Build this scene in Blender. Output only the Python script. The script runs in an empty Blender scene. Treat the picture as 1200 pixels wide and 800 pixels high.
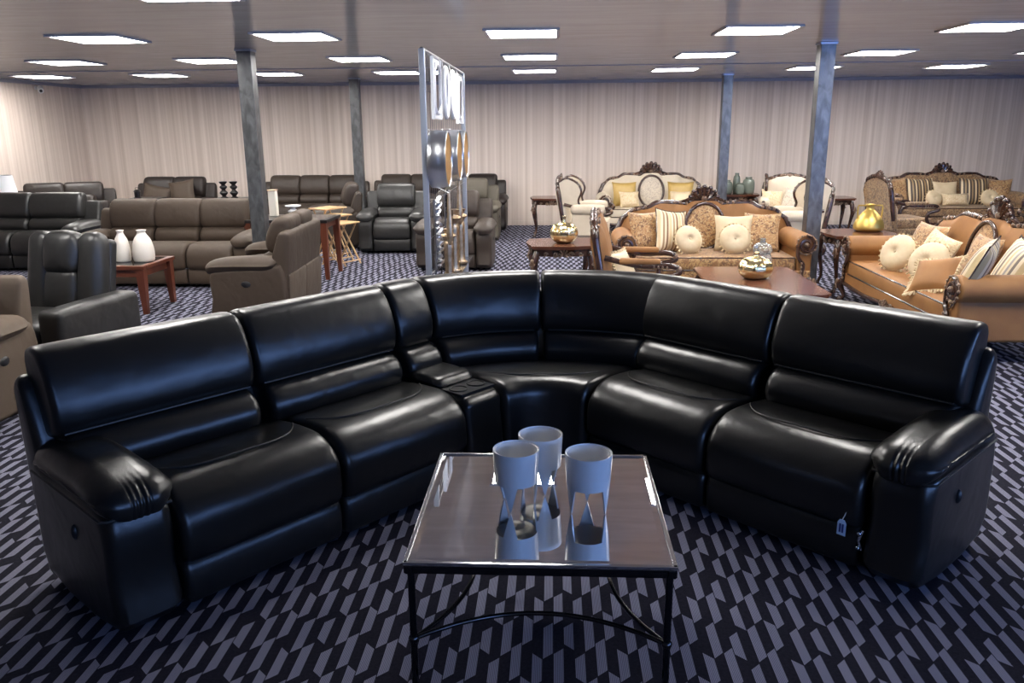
import bpy, bmesh, math, random
from math import sin, cos, pi, radians as RAD, sqrt
from mathutils import Vector, Matrix
random.seed(7)
SC = bpy.context.scene
COL = SC.collection

# ------------------------------------------------------------------ materials
def newmat(name):
    m = bpy.data.materials.new(name); m.use_nodes = True
    nt = m.node_tree; b = nt.nodes['Principled BSDF']
    return m, nt, b
def N(nt, typ, **kw):
    n = nt.nodes.new(typ)
    for k, v in kw.items(): setattr(n, k, v)
    return n
def math_n(nt, op, a, b=None, c=None):
    n = N(nt, 'ShaderNodeMath', operation=op)
    for i, x in enumerate((a, b, c)):
        if x is None: continue
        if isinstance(x, (int, float)): n.inputs[i].default_value = x
        else: nt.links.new(x, n.inputs[i])
    return n.outputs[0]
def mixc(nt, f, a, b):
    n = N(nt, 'ShaderNodeMix', data_type='RGBA')
    if isinstance(f, (int, float)): n.inputs[0].default_value = f
    else: nt.links.new(f, n.inputs[0])
    for i, x in ((6, a), (7, b)):
        if isinstance(x, tuple): n.inputs[i].default_value = (*x[:3], 1)
        else: nt.links.new(x, n.inputs[i])
    return n.outputs[2]
def coords(nt, scale=(1, 1, 1)):
    tc = N(nt, 'ShaderNodeTexCoord'); mp = N(nt, 'ShaderNodeMapping')
    mp.inputs['Scale'].default_value = scale
    nt.links.new(tc.outputs['Object'], mp.inputs[0]); return mp.outputs[0]
def noise(nt, vec, scale, detail=2, dist=0.0):
    n = N(nt, 'ShaderNodeTexNoise'); n.inputs['Scale'].default_value = scale
    n.inputs['Detail'].default_value = detail; n.inputs['Distortion'].default_value = dist
    nt.links.new(vec, n.inputs['Vector']); return n.outputs['Fac']
def ramp(nt, f, lo, hi):
    n = N(nt, 'ShaderNodeMapRange'); n.inputs[1].default_value = lo; n.inputs[2].default_value = hi
    nt.links.new(f, n.inputs[0]); return n.outputs[0]
def bump(nt, b, h, strength, dist=.01):
    n = N(nt, 'ShaderNodeBump'); n.inputs['Strength'].default_value = strength
    n.inputs['Distance'].default_value = dist
    nt.links.new(h, n.inputs['Height']); nt.links.new(n.outputs[0], b.inputs['Normal'])
def plain(name, col, rough=.5, metal=0, col2=None, nscale=8, bumps=None, spec=.5, coat=0, aniso=(1, 1, 1)):
    m, nt, b = newmat(name)
    b.inputs['Roughness'].default_value = rough; b.inputs['Metallic'].default_value = metal
    b.inputs['Specular IOR Level'].default_value = spec
    b.inputs['Coat Weight'].default_value = coat
    b.inputs['Base Color'].default_value = (*col, 1)
    v = coords(nt, aniso)
    if col2:
        nt.links.new(mixc(nt, ramp(nt, noise(nt, v, nscale, 4), .35, .65), col, col2), b.inputs['Base Color'])
    if bumps: bump(nt, b, noise(nt, v, bumps[0], 4), bumps[1], bumps[2] if len(bumps) > 2 else .01)
    return m
def leather(name, col, rough, wr=.35, spec=.5):
    m, nt, b = newmat(name)
    b.inputs['Base Color'].default_value = (*col, 1); b.inputs['Specular IOR Level'].default_value = spec
    v = coords(nt)
    big = noise(nt, v, 6, 2, .3); fine = noise(nt, v, 260, 2)
    h = math_n(nt, 'ADD', math_n(nt, 'MULTIPLY', big, 1.0), math_n(nt, 'MULTIPLY', fine, .05))
    bump(nt, b, h, wr, .03)
    nt.links.new(math_n(nt, 'ADD', rough - .03, math_n(nt, 'MULTIPLY', noise(nt, v, 160, 2), .06)), b.inputs['Roughness'])
    return m
def damask(name, c1, c2, c3, scale=9, rough=.6):
    m, nt, b = newmat(name); b.inputs['Roughness'].default_value = rough
    v = coords(nt)
    a = ramp(nt, noise(nt, v, scale, 2, 2.5), .48, .56)
    d = ramp(nt, noise(nt, v, scale * 2.1, 2, 3.0), .50, .58)
    nt.links.new(mixc(nt, d, mixc(nt, a, c1, c2), c3), b.inputs['Base Color'])
    bump(nt, b, a, .3, .004); b.inputs['Sheen Weight'].default_value = .2
    return m
def striped(name, cols, period, rough=.5, axis=0):
    m, nt, b = newmat(name); b.inputs['Roughness'].default_value = rough
    v = coords(nt); s = N(nt, 'ShaderNodeSeparateXYZ'); nt.links.new(v, s.inputs[0])
    f = math_n(nt, 'FRACT', math_n(nt, 'MULTIPLY', math_n(nt, 'ADD', s.outputs[axis], 10.0), 1 / period))
    r = N(nt, 'ShaderNodeValToRGB'); r.color_ramp.interpolation = 'CONSTANT'
    e = r.color_ramp.elements; n = len(cols); e[0].color = (*cols[0], 1); e[1].color = (*cols[1], 1); e[1].position = 1 / n
    for i in range(2, n):
        k = e.new(i / n); k.color = (*cols[i], 1)
    nt.links.new(f, r.inputs[0]); nt.links.new(r.outputs[0], b.inputs['Base Color'])
    return m
def emission(name, col, strength):
    m = bpy.data.materials.new(name); m.use_nodes = True; nt = m.node_tree; nt.nodes.clear()
    e = N(nt, 'ShaderNodeEmission'); e.inputs[0].default_value = (*col, 1); e.inputs[1].default_value = strength
    o = N(nt, 'ShaderNodeOutputMaterial'); nt.links.new(e.outputs[0], o.inputs[0]); return m

def carpet_mat():
    m, nt, b = newmat('carpet'); b.inputs['Roughness'].default_value = .95; b.inputs['Specular IOR Level'].default_value = .15
    tc = N(nt, 'ShaderNodeTexCoord'); s = N(nt, 'ShaderNodeSeparateXYZ'); nt.links.new(tc.outputs['Object'], s.inputs[0])
    X, Y = s.outputs[0], s.outputs[1]
    w, L = .0355, .34
    xs = math_n(nt, 'MULTIPLY', math_n(nt, 'ADD', X, 40.0), 1 / w)
    c = math_n(nt, 'FLOOR', xs); u = math_n(nt, 'FRACT', xs)
    q = math_n(nt, 'MODULO', c, 8.0)
    def table(vals):
        r = N(nt, 'ShaderNodeValToRGB'); r.color_ramp.interpolation = 'CONSTANT'; e = r.color_ramp.elements
        for i in range(8):
            k = e[i] if i < 2 else e.new(i / 8)
            k.position = i / 8
        for i, x in enumerate(vals): e[i].color = (*x, 1)
        nt.links.new(math_n(nt, 'DIVIDE', math_n(nt, 'ADD', q, .5), 8.0), r.inputs[0])
        sp = N(nt, 'ShaderNodeSeparateColor'); nt.links.new(r.outputs[0], sp.inputs[0]); return sp.outputs
    T1 = table([(.23, .37, 0), (.74, .37, 0), (.10, .52, 0), (.49, .50, 0), (.01, .43, 0), (.66, .41, 0), (.14, .51, 0), (.57, .51, 0)])
    T2 = table([(0, 1, 0), (0, 1, 0), (0, 0, 0), (0, 0, 0), (1, 0, 0), (1, 0, 0), (0, 0, 0), (0, 0, 0)])
    uc = math_n(nt, 'MULTIPLY', math_n(nt, 'SUBTRACT', u, .5), .20)
    sg = lambda o: math_n(nt, 'MULTIPLY', math_n(nt, 'SUBTRACT', o, .5), uc)
    wob = math_n(nt, 'MULTIPLY', math_n(nt, 'SINE', math_n(nt, 'MULTIPLY', math_n(nt, 'FLOOR', math_n(nt, 'DIVIDE', c, 8.0)), 2.1)), .06)
    vv = math_n(nt, 'SUBTRACT', math_n(nt, 'ADD', math_n(nt, 'MULTIPLY', math_n(nt, 'SUBTRACT', 40.0, Y), 1 / L), wob), T1[0])
    top = sg(T2[0]); bot = math_n(nt, 'ADD', T1[1], sg(T2[1]))
    v = math_n(nt, 'FRACT', math_n(nt, 'SUBTRACT', vv, top))
    bar = math_n(nt, 'LESS_THAN', v, math_n(nt, 'SUBTRACT', bot, top))
    bar = math_n(nt, 'MULTIPLY', bar, math_n(nt, 'LESS_THAN', math_n(nt, 'ABSOLUTE', math_n(nt, 'SUBTRACT', u, .5)), .455))
    fine = math_n(nt, 'GREATER_THAN', math_n(nt, 'FRACT', math_n(nt, 'MULTIPLY', u, 8.0)), .42)
    fine = math_n(nt, 'ADD', .34, math_n(nt, 'MULTIPLY', fine, .66))
    nz = noise(nt, tc.outputs['Object'], 90, 3)
    fac = math_n(nt, 'MULTIPLY', bar, fine)
    dark = mixc(nt, nz, (.002, .002, .005), (.020, .019, .034))
    nt.links.new(mixc(nt, fac, dark, (.285, .285, .37)), b.inputs['Base Color'])
    bump(nt, b, noise(nt, tc.outputs['Object'], 500, 2), .4, .004)
    return m

def wall_mat(name, axis):
    m, nt, b = newmat(name); b.inputs['Roughness'].default_value = .6; b.inputs['Specular IOR Level'].default_value = .3
    tc = N(nt, 'ShaderNodeTexCoord'); s = N(nt, 'ShaderNodeSeparateXYZ'); nt.links.new(tc.outputs['Object'], s.inputs[0])
    X = s.outputs[axis]
    def n1(sc):
        n = N(nt, 'ShaderNodeTexNoise', noise_dimensions='1D'); n.inputs['Scale'].default_value = sc; n.inputs['Detail'].default_value = 1
        nt.links.new(X, n.inputs['W']); return n.outputs['Fac']
    a = ramp(nt, n1(9.0), .35, .65); c = ramp(nt, n1(24.0), .35, .65)
    f = math_n(nt, 'ADD', math_n(nt, 'MULTIPLY', a, .6), math_n(nt, 'MULTIPLY', c, .4))
    nt.links.new(mixc(nt, f, (.58, .485, .42), (.745, .65, .58)), b.inputs['Base Color'])
    rib = math_n(nt, 'ABSOLUTE', math_n(nt, 'SINE', math_n(nt, 'MULTIPLY', X, pi / .10)))
    bump(nt, b, rib, .15, .01)
    return m
def ceiling_mat():
    m, nt, b = newmat('ceiling_panel')
    tc = N(nt, 'ShaderNodeTexCoord'); O = tc.outputs['Object']
    mp = N(nt, 'ShaderNodeMapping'); mp.inputs['Scale'].default_value = (.35, 2.6, 1); nt.links.new(O, mp.inputs[0])
    st = noise(nt, mp.outputs[0], 3.0, 6, 1.0)
    f = ramp(nt, st, .35, .7)
    nt.links.new(mixc(nt, f, (.665, .645, .605), (.79, .77, .735)), b.inputs['Base Color'])
    nt.links.new(math_n(nt, 'ADD', .07, math_n(nt, 'MULTIPLY', noise(nt, O, 5, 4), .10)), b.inputs['Roughness'])
    b.inputs['Specular IOR Level'].default_value = .55
    s = N(nt, 'ShaderNodeSeparateXYZ'); nt.links.new(O, s.inputs[0])
    bump(nt, b, math_n(nt, 'ADD', noise(nt, O, 2.2, 3), math_n(nt, 'MULTIPLY', st, .2)), .025, .02)
    return m
def steel_mat():
    m, nt, b = newmat('column_steel'); v = coords(nt, (6, 6, 3.2))
    f = ramp(nt, noise(nt, v, 2.2, 3, .6), .35, .68)
    nt.links.new(mixc(nt, f, (.075, .077, .08), (.15, .155, .165)), b.inputs['Base Color'])
    b.inputs['Metallic'].default_value = .55; b.inputs['Roughness'].default_value = .34
    bump(nt, b, noise(nt, v, 1.5, 2), .3, .02)
    return m

M = dict(
    black=leather('black_leather', (.008, .0078, .0077), .30, .20, .5),
    piping=plain('black_piping', (.035, .033, .030), .45),
    grey_black=leather('charcoal_leather', (.019, .0185, .018), .40, .35),
    brown=leather('taupe_suede', (.066, .046, .032), .62, .4, .35),
    dkbrown=leather('dark_brown_leather', (.040, .028, .021), .50, .4, .4),
    tan=leather('tan_suede', (.115, .085, .062), .65, .4, .3),
    olive=leather('olive_grey_suede', (.085, .074, .056), .62, .4, .35),
    espresso=leather('espresso_leather', (.018, .012, .010), .45, .4, .4),
    chrome=plain('chrome', (.62, .63, .65), .12, 1),
    dkchrome=plain('black_chrome', (.06, .06, .065), .16, 1),
    mirror=plain('mirror_glass', (.93, .92, .90), .012, 1),
    white=plain('white_ceramic', (.80, .80, .80), .16, 0, spec=.6),
    bisque=plain('cream_ceramic', (.80, .75, .66), .32, 0),
    gold=plain('mercury_gold', (.75, .60, .26), .20, 1, col2=(.92, .84, .58), nscale=26, bumps=(30, .25)),
    brass=plain('satin_gold', (.66, .47, .14), .42, 1, bumps=(18, .15)),
    mgold=plain('gold_leaf', (.72, .37, .025), .30, 1, col2=(.88, .50, .07), nscale=12),
    silver=plain('brushed_silver', (.60, .62, .66), .30, 1, bumps=(14, .2)),
    bronze=plain('antique_bronze', (.42, .30, .18), .38, 1, col2=(.62, .48, .33), nscale=20),
    whitefr=plain('white_frame', (.82, .83, .84), .3),
    rack=plain('rack_metal', (.42, .46, .54), .35, .7),
    wire=plain('rack_wire', (.22, .22, .24), .4, .8),
    wood=plain('carved_mahogany', (.030, .012, .008), .26, 0, col2=(.060, .026, .015), nscale=14, spec=.6, coat=.3),
    carve=plain('carved_highlight', (.10, .055, .032), .30, 0, col2=(.25, .16, .10), nscale=40, spec=.6),
    redwood=plain('red_stained_wood', (.115, .030, .015), .3, 0, col2=(.17, .050, .026), nscale=10, spec=.5, aniso=(1, 1, .15)),
    topwood=plain('polished_walnut', (.10, .036, .022), .17, 0, col2=(.15, .060, .036), nscale=6, spec=.6, aniso=(.2, 2, 2)),
    glasstop=plain('dark_glass_top', (.03, .026, .025), .06, 0, spec=.8),
    blackwood=plain('black_wood', (.010, .008, .008), .3),
    oak=plain('pale_oak', (.46, .29, .14), .4, 0, col2=(.56, .37, .19), nscale=9, aniso=(1, 6, 6)),
    amber=plain('caramel_velvet', (.29, .130, .036), .62, 0, col2=(.235, .100, .027), nscale=5, bumps=(160, .2, .004)),
    amberseat=damask('caramel_damask', (.40, .235, .095), (.25, .12, .045), (.15, .075, .033), 9),
    damask=damask('gold_brown_damask', (.36, .19, .075), (.15, .068, .030), (.50, .33, .16), 11),
    damaskdk=damask('brown_damask', (.23, .125, .055), (.11, .058, .030), (.36, .235, .12), 10),
    cream=plain('cream_fabric', (.60, .52, .405), .6, 0, col2=(.54, .46, .35), nscale=6),
    ivory=plain('ivory_satin', (.62, .50, .325), .42, 0, col2=(.55, .43, .27), nscale=10, bumps=(9, .2, .02)),
    jacq=damask('ivory_jacquard', (.58, .45, .27), (.47, .34, .18), (.64, .53, .36), 16),
    taupepat=damask('grey_gold_jacquard', (.52, .45, .36), (.36, .30, .24), (.60, .53, .42), 14),
    goldsilk=plain('gold_silk', (.48, .32, .09), .42, 0, col2=(.40, .26, .07), nscale=8),
    fringe=plain('ivory_fringe', (.60, .47, .29), .7),
    stripe=striped('striped_silk', [(.72, .60, .40), (.20, .11, .055), (.66, .52, .32), (.62, .47, .27), (.74, .64, .45), (.33, .21, .11)], .115),
    stripedk=striped('dark_striped_silk', [(.60, .47, .29), (.05, .032, .025), (.30, .20, .10), (.06, .04, .03)], .10),
    stripegr=striped('grey_striped_silk', [(.70, .60, .42), (.30, .27, .26), (.64, .54, .36), (.16, .12, .10), (.70, .60, .42), (.52, .40, .22)], .17),
    greenglass=plain('smoky_green_glass', (.16, .19, .16), .08, 0, spec=.8),
    clear=None, shade=plain('white_lampshade', (.86, .87, .90), .8),
    tag=plain('tag_paper', (.45, .62, .85), .6), ink=plain('tag_ink', (.02, .05, .22), .6), string=plain('tag_string', (.75, .73, .70), .7),
    plastic=plain('white_plastic', (.7, .7, .7), .4), blackplastic=plain('black_plastic', (.015, .015, .017), .35),
    lampframe=plain('light_frame', (.62, .61, .62), .4), trim=plain('ceiling_trim', (.34, .35, .41), .4),
    outsideframe=plain('window_frame_paint', (.5, .5, .5), .5),
    carpet=carpet_mat(), wall=wall_mat('striped_wall_panel', 0), wall_y=wall_mat('striped_side_panel', 1),
    ceil=ceiling_mat(), steel=steel_mat(), light=emission('panel_glow', (1.0, .965, .925), 43.0),
)
def glass_mat():
    m, nt, b = newmat('clear_glass'); b.inputs['Base Color'].default_value = (.93, .95, .88, 1)
    b.inputs['Transmission Weight'].default_value = .8; b.inputs['Roughness'].default_value = .05; return m
M['clear'] = glass_mat()

# ------------------------------------------------------------------ geometry kit
class G:
    def __init__(s): s.v = []; s.f = []; s.flat = False
    def add(s, vs, fs):
        o = len(s.v); s.v += [tuple(p) for p in vs]; s.f += [tuple(i + o for i in f) for f in fs]; return o
    def xf(s, mat, start=0):
        for i in range(start, len(s.v)): s.v[i] = tuple(mat @ Vector(s.v[i]))
        return s
    def rbox(s, c, h, r=.01, seg=3, puff=0):
        r = min(r, min(h) * .999)
        if puff == 0: s.flat = True
        def ax(hh):
            a = [-hh + r * (1 - cos(k * pi / 2 / seg)) for k in range(seg + 1)]
            mid = [] if puff == 0 else [(-hh + r) + (2 * (hh - r)) * k / 5 for k in range(1, 5)]
            return a + mid + [-x for x in reversed(a)]
        A = [ax(h[0]), ax(h[1]), ax(h[2])]; idx = {}; vs = []; fs = []
        def vid(p):
            q = [max(-(h[i] - r), min(h[i] - r, p[i])) for i in range(3)]
            d = [p[i] - q[i] for i in range(3)]; l = sqrt(sum(x * x for x in d))
            if l > 1e-9: p = [q[i] + d[i] / l * r for i in range(3)]
            else: p = list(p)
            if puff:
                t = [p[i] / h[i] for i in range(3)]
                for i in range(3):
                    j, k = (i + 1) % 3, (i + 2) % 3
                    p[i] += puff * t[i] * max(0, 1 - t[j] ** 2) * max(0, 1 - t[k] ** 2)
            key = tuple(round(x, 6) for x in p)
            if key not in idx: idx[key] = len(vs); vs.append((p[0] + c[0], p[1] + c[1], p[2] + c[2]))
            return idx[key]
        for a in range(3):
            b, d = (a + 1) % 3, (a + 2) % 3
            for sg in (-1, 1):
                for i in range(len(A[b]) - 1):
                    for j in range(len(A[d]) - 1):
                        q = []
                        for (x, y) in ((i, j), (i + 1, j), (i + 1, j + 1), (i, j + 1)):
                            p = [0, 0, 0]; p[a] = sg * h[a]; p[b] = A[b][x]; p[d] = A[d][y]; q.append(vid(p))
                        u = []
                        for k in q:
                            if k not in u: u.append(k)
                        if len(u) > 2: fs.append(u if sg > 0 else u[::-1])
        return s.add(vs, fs)
    def tube(s, pts, r, seg=8, closed=False):
        pts = [Vector(p) for p in pts]; n = len(pts)
        rr = r if isinstance(r, (list, tuple)) else [r] * n
        vs = []; fs = []; t0 = None; nor = None
        for i in range(n):
            if closed: t = pts[(i + 1) % n] - pts[i - 1]
            else: t = pts[min(i + 1, n - 1)] - pts[max(i - 1, 0)]
            if t.length < 1e-9: t = Vector((0, 0, 1))
            t.normalize()
            if nor is None: nor = t.orthogonal().normalized()
            else:
                nor = nor - t * nor.dot(t)
                nor = nor.normalized() if nor.length > 1e-6 else t.orthogonal().normalized()
            b = t.cross(nor)
            for k in range(seg):
                a = 2 * pi * k / seg
                vs.append(pts[i] + (nor * cos(a) + b * sin(a)) * rr[i])
        m = n if closed else n - 1
        for i in range(m):
            for k in range(seg):
                j = (i + 1) % n; k2 = (k + 1) % seg
                fs.append((i * seg + k, i * seg + k2, j * seg + k2, j * seg + k))
        if not closed:
            fs.append(tuple(range(seg - 1, -1, -1))); fs.append(tuple((n - 1) * seg + k for k in range(seg)))
        return s.add(vs, fs)
    def lathe(s, prof, seg=20, c=(0, 0, 0), rib=None):
        vs = []; fs = []
        for (r, z) in prof:
            for k in range(seg):
                a = 2 * pi * k / seg; q = r * (1 + (rib[1] * cos(rib[0] * a) if rib else 0))
                vs.append((c[0] + q * cos(a), c[1] + q * sin(a), c[2] + z))
        for i in range(len(prof) - 1):
            for k in range(seg):
                k2 = (k + 1) % seg
                fs.append((i * seg + k, i * seg + k2, (i + 1) * seg + k2, (i + 1) * seg + k))
        if prof[0][0] > 1e-6: fs.append(tuple(range(seg - 1, -1, -1)))
        if prof[-1][0] > 1e-6: fs.append(tuple((len(prof) - 1) * seg + k for k in range(seg)))
        return s.add(vs, fs)
    def ball(s, c, r, seg=8):
        rx, ry, rz = r if isinstance(r, (tuple, list)) else (r, r, r)
        o = s.lathe([(max(1e-7, sin(pi * i / 6)), -cos(pi * i / 6)) for i in range(7)], seg)
        for i in range(o, len(s.v)):
            x, y, z = s.v[i]; s.v[i] = (x * rx + c[0], y * ry + c[1], z * rz + c[2])
        return o
    def prism(s, outline, y0, y1, axis='y'):
        n = len(outline)
        mk = (lambda a, b, t: (a, t, b)) if axis == 'y' else ((lambda a, b, t: (t, a, b)) if axis == 'x' else (lambda a, b, t: (a, b, t)))
        vs = [mk(a, b, y0) for a, b in outline] + [mk(a, b, y1) for a, b in outline]
        fs = [tuple(range(n)), tuple(range(2 * n - 1, n - 1, -1))] + [(i, i + n, (i + 1) % n + n, (i + 1) % n) for i in range(n)]
        return s.add(vs, fs)
    def sweep(s, prof, P, t0, t1, length, r=.05, st=10, puff=0.0, rs=4):
        """closed profile of (n, z); P(t, n) -> (x, y); ends rounded over r metres"""
        pn = [p[0] for p in prof]; pz = [p[1] for p in prof]
        nc = (min(pn) + max(pn)) / 2; zc = (min(pz) + max(pz)) / 2
        hn = (max(pn) - min(pn)) / 2; hz = (max(pz) - min(pz)) / 2
        rr = min(r, length * .49); ts = []
        for k in range(rs + 1): ts.append(rr * (1 - cos(pi / 2 * k / rs)))
        for k in range(1, st): ts.append(rr + (length - 2 * rr) * k / st)
        ts += [length - x for x in reversed(ts[:rs + 1])]
        vs = []; m = len(prof)
        for d in ts:
            e = min(d, length - d); k = 1.0
            if e < rr: k = sqrt(max(0, 1 - (1 - e / rr) ** 2))
            x = 2 * d / length - 1; pf = 1 + puff * (1 - x * x)
            an = max(.05, 1 - rr * (1 - k) / hn) * pf; az = max(.05, 1 - rr * (1 - k) / hz) * pf
            t = t0 + (t1 - t0) * d / length
            for (a, z) in prof:
                q = P(t, nc + (a - nc) * an); vs.append((q[0], q[1], zc + (z - zc) * az))
        fs = []
        for i in range(len(ts) - 1):
            for k in range(m):
                k2 = (k + 1) % m; fs.append((i * m + k, i * m + k2, (i + 1) * m + k2, (i + 1) * m + k))
        fs.append(tuple(range(m))); fs.append(tuple((len(ts) - 1) * m + k for k in range(m - 1, -1, -1)))
        return s.add(vs, fs)

def smooth_poly(p, sub=3):
    """closed Catmull-Rom resample"""
    n = len(p); out = []
    for i in range(n):
        a, b, c, d = p[i - 1], p[i], p[(i + 1) % n], p[(i + 2) % n]
        for k in range(sub):
            t = k / sub; t2 = t * t; t3 = t2 * t
            out.append(tuple(.5 * (2 * b[j] + (c[j] - a[j]) * t + (2 * a[j] - 5 * b[j] + 4 * c[j] - d[j]) * t2 + (3 * b[j] - a[j] - 3 * c[j] + d[j]) * t3) for j in range(len(b))))
    return out
def curve(p, sub=5):
    p = [tuple(x) for x in p]; n = len(p); out = []
    for i in range(n - 1):
        a, b, c, d = p[max(0, i - 1)], p[i], p[i + 1], p[min(n - 1, i + 2)]
        for k in range(sub):
            t = k / sub; t2 = t * t; t3 = t2 * t
            out.append(tuple(.5 * (2 * b[j] + (c[j] - a[j]) * t + (2 * a[j] - 5 * b[j] + 4 * c[j] - d[j]) * t2 + (3 * b[j] - a[j] - 3 * c[j] + d[j]) * t3) for j in range(len(b))))
    return out + [p[-1]]
def interp(tab, x):
    if x <= tab[0][0]: return tab[0][1]
    for (a, b), (c, d) in zip(tab, tab[1:]):
        if x <= c:
            t = (x - a) / (c - a); t = t * t * (3 - 2 * t); return b + (d - b) * t
    return tab[-1][1]

def build(g, name, m, parent=None, sharp=50, label=None):
    me = bpy.data.meshes.new(name); me.from_pydata(g.v, [], g.f); me.validate()
    bm = bmesh.new(); bm.from_mesh(me); bmesh.ops.recalc_face_normals(bm, faces=bm.faces); bm.to_mesh(me); bm.free()
    for p in me.polygons: p.use_smooth = True
    me.set_sharp_from_angle(angle=RAD(sharp))
    me.materials.append(m); o = bpy.data.objects.new(name, me); COL.objects.link(o)
    if g.flat:
        w_ = o.modifiers.new('weighted', 'WEIGHTED_NORMAL'); w_.keep_sharp = True
    if parent is not None: o.parent = parent
    if label: o['label'] = label
    return o
def tag(o, label, cat, group=None):
    o['label'] = label; o['category'] = cat
    if group: o['group'] = group
    return o
def thing(name, label, cat, loc=(0, 0, 0), rot=0, group=None):
    o = bpy.data.objects.new(name, None); COL.objects.link(o); o.empty_display_size = .1
    o.location = loc; o.rotation_euler = (0, 0, RAD(rot)); return tag(o, label, cat, group)
def one(g, name, m, label, cat, loc=(0, 0, 0), rot=(0, 0, 0), group=None, sharp=50):
    o = build(g, name, m, None, sharp); o.location = loc; o.rotation_euler = tuple(RAD(a) for a in rot); return tag(o, label, cat, group)
def struct(g, name, m, label=None, sharp=30):
    o = build(g, name, m, None, sharp); o['kind'] = 'structure'
    if label: o['label'] = label
    return o
def copy_tree(o, loc, rot, label, group=None):
    def rec(x, par):
        c = x.copy(); COL.objects.link(c); c.parent = par
        for ch in list(x.children): rec(ch, c)
        return c
    c = rec(o, None); c.location = loc
    c.rotation_euler = (o.rotation_euler[0], o.rotation_euler[1], RAD(rot)); c['label'] = label
    if group: c['group'] = group
    return c

# ------------------------------------------------------------------ room
XL, XR, YB, YF, H = -8.45, 10.6, 14.82, -4.2, 2.5
g = G(); g.rbox(((XL + XR) / 2, (YB + YF) / 2, -.1), ((XR - XL) / 2 + .3, (YB - YF) / 2 + .3, .1), .001, 1); struct(g, 'floor', M['carpet'], 'dark navy carpet with pale slanted dashes')
g = G(); g.rbox(((XL + XR) / 2, (YB + YF) / 2, H + .1), ((XR - XL) / 2 + .3, (YB - YF) / 2 + .3, .1), .001, 1); struct(g, 'ceiling', M['ceil'], 'low glossy grey panelled ceiling')
g = G(); g.rbox(((XL + XR) / 2, YB + .1, H / 2), ((XR - XL) / 2 + .2, .1, H / 2), .001, 1); struct(g, 'wall_back', M['wall'], 'beige vertically striped back wall')
g = G(); g.rbox((XL - .1, (YB + YF) / 2, H / 2), (.1, (YB - YF) / 2 + .2, H / 2), .001, 1); struct(g, 'wall_left', M['wall_y'], 'beige vertically striped left wall')
def holed_wall(name, m, a0, a1, fixed, t, holes, axis):
    """wall made of piers, sill and header around rectangular openings (a_lo, a_hi, z_lo, z_hi)"""
    g = G()
    def bx(lo, hi, z0, z1):
        if hi - lo < 1e-3 or z1 - z0 < 1e-3: return
        c = (lo + hi) / 2; h = (hi - lo) / 2
        if axis == 'x': g.rbox((c, fixed, (z0 + z1) / 2), (h, t, (z1 - z0) / 2), .001, 1)
        else: g.rbox((fixed, c, (z0 + z1) / 2), (t, h, (z1 - z0) / 2), .001, 1)
    cur = a0
    for (lo, hi, z0, z1) in holes:
        bx(cur, lo, 0, H); bx(lo, hi, 0, z0); bx(lo, hi, z1, H); cur = hi
    bx(cur, a1, 0, H)
    return struct(g, name, m)
FW = [(2.6, 5.0, 1.15, 2.38), (5.8, 8.2, 1.15, 2.38)]
RW = [(-3.4, -.6, 1.15, 2.38), (-.1, 2.7, 1.15, 2.38)]
holed_wall('wall_front', M['wall'], XL - .2, XR + .2, YF - .1, .1, FW, 'x')
holed_wall('wall_right', M['wall_y'], YF - .2, YB + .2, XR + .1, .1, RW, 'y')
def window(n, lo, hi, z0, z1, fixed, axis):
    g = G(); k = .04; c = (lo + hi) / 2
    for (a, b, e, f) in ((lo, hi, z0, z0 + k), (lo, hi, z1 - k, z1), (lo, lo + k, z0, z1), (hi - k, hi, z0, z1), (c - k / 2, c + k / 2, z0, z1)):
        cc = ((a + b) / 2, fixed, (e + f) / 2); hh = ((b - a) / 2, .04, (f - e) / 2)
        if axis == 'y': cc = (cc[1], cc[0], cc[2]); hh = (hh[1], hh[0], hh[2])
        g.rbox(cc, hh, .004, 1)
    struct(g, 'window_%d' % n, M['outsideframe'])
    li = bpy.data.lights.new('daylight_portal', 'AREA'); li.shape = 'RECTANGLE'; li.size = hi - lo; li.size_y = z1 - z0
    o = bpy.data.objects.new('daylight_portal', li); COL.objects.link(o); li.cycles.is_portal = True
    if axis == 'x': o.location = (c, fixed - .12, (z0 + z1) / 2); o.rotation_euler = (RAD(-90), 0, RAD(180)); o.rotation_euler = (RAD(90), 0, 0)
    else: o.location = (fixed + .12, c, (z0 + z1) / 2); o.rotation_euler = (RAD(90), 0, RAD(90))
for i, (lo, hi, z0, z1) in enumerate(FW): window(i + 1, lo, hi, z0, z1, YF - .1, 'x')
for i, (lo, hi, z0, z1) in enumerate(RW): window(i + 4, lo, hi, z0, z1, XR + .1, 'y')
g = G(); g.rbox(((XL + XR) / 2, YB - .02, H - .025), ((XR - XL) / 2, .02, .025), .006, 2); struct(g, 'trim_1', M['trim'], 'grey trim where back wall meets ceiling')
g = G(); g.rbox((XL + .02, (YB + YF) / 2, H - .025), (.02, (YB - YF) / 2, .025), .006, 2); struct(g, 'trim_2', M['trim'], 'grey trim where left wall meets ceiling')
g = G(); g.rbox(((XL + XR) / 2, 11.35, H - .004), ((XR - XL) / 2, .012, .005), .002, 1); struct(g, 'trim_3', M['trim'], 'thin seam strip across the far ceiling')
g = G(); g.rbox(((XL + XR) / 2, YB - .01, .04), ((XR - XL) / 2, .01, .04), .004, 1); struct(g, 'baseboard_back', M['wall'])
g = G(); g.rbox((XL + .01, (YB + YF) / 2, .04), (.01, (YB - YF) / 2, .04), .004, 1); struct(g, 'baseboard_left', M['wall_y'])

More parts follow.
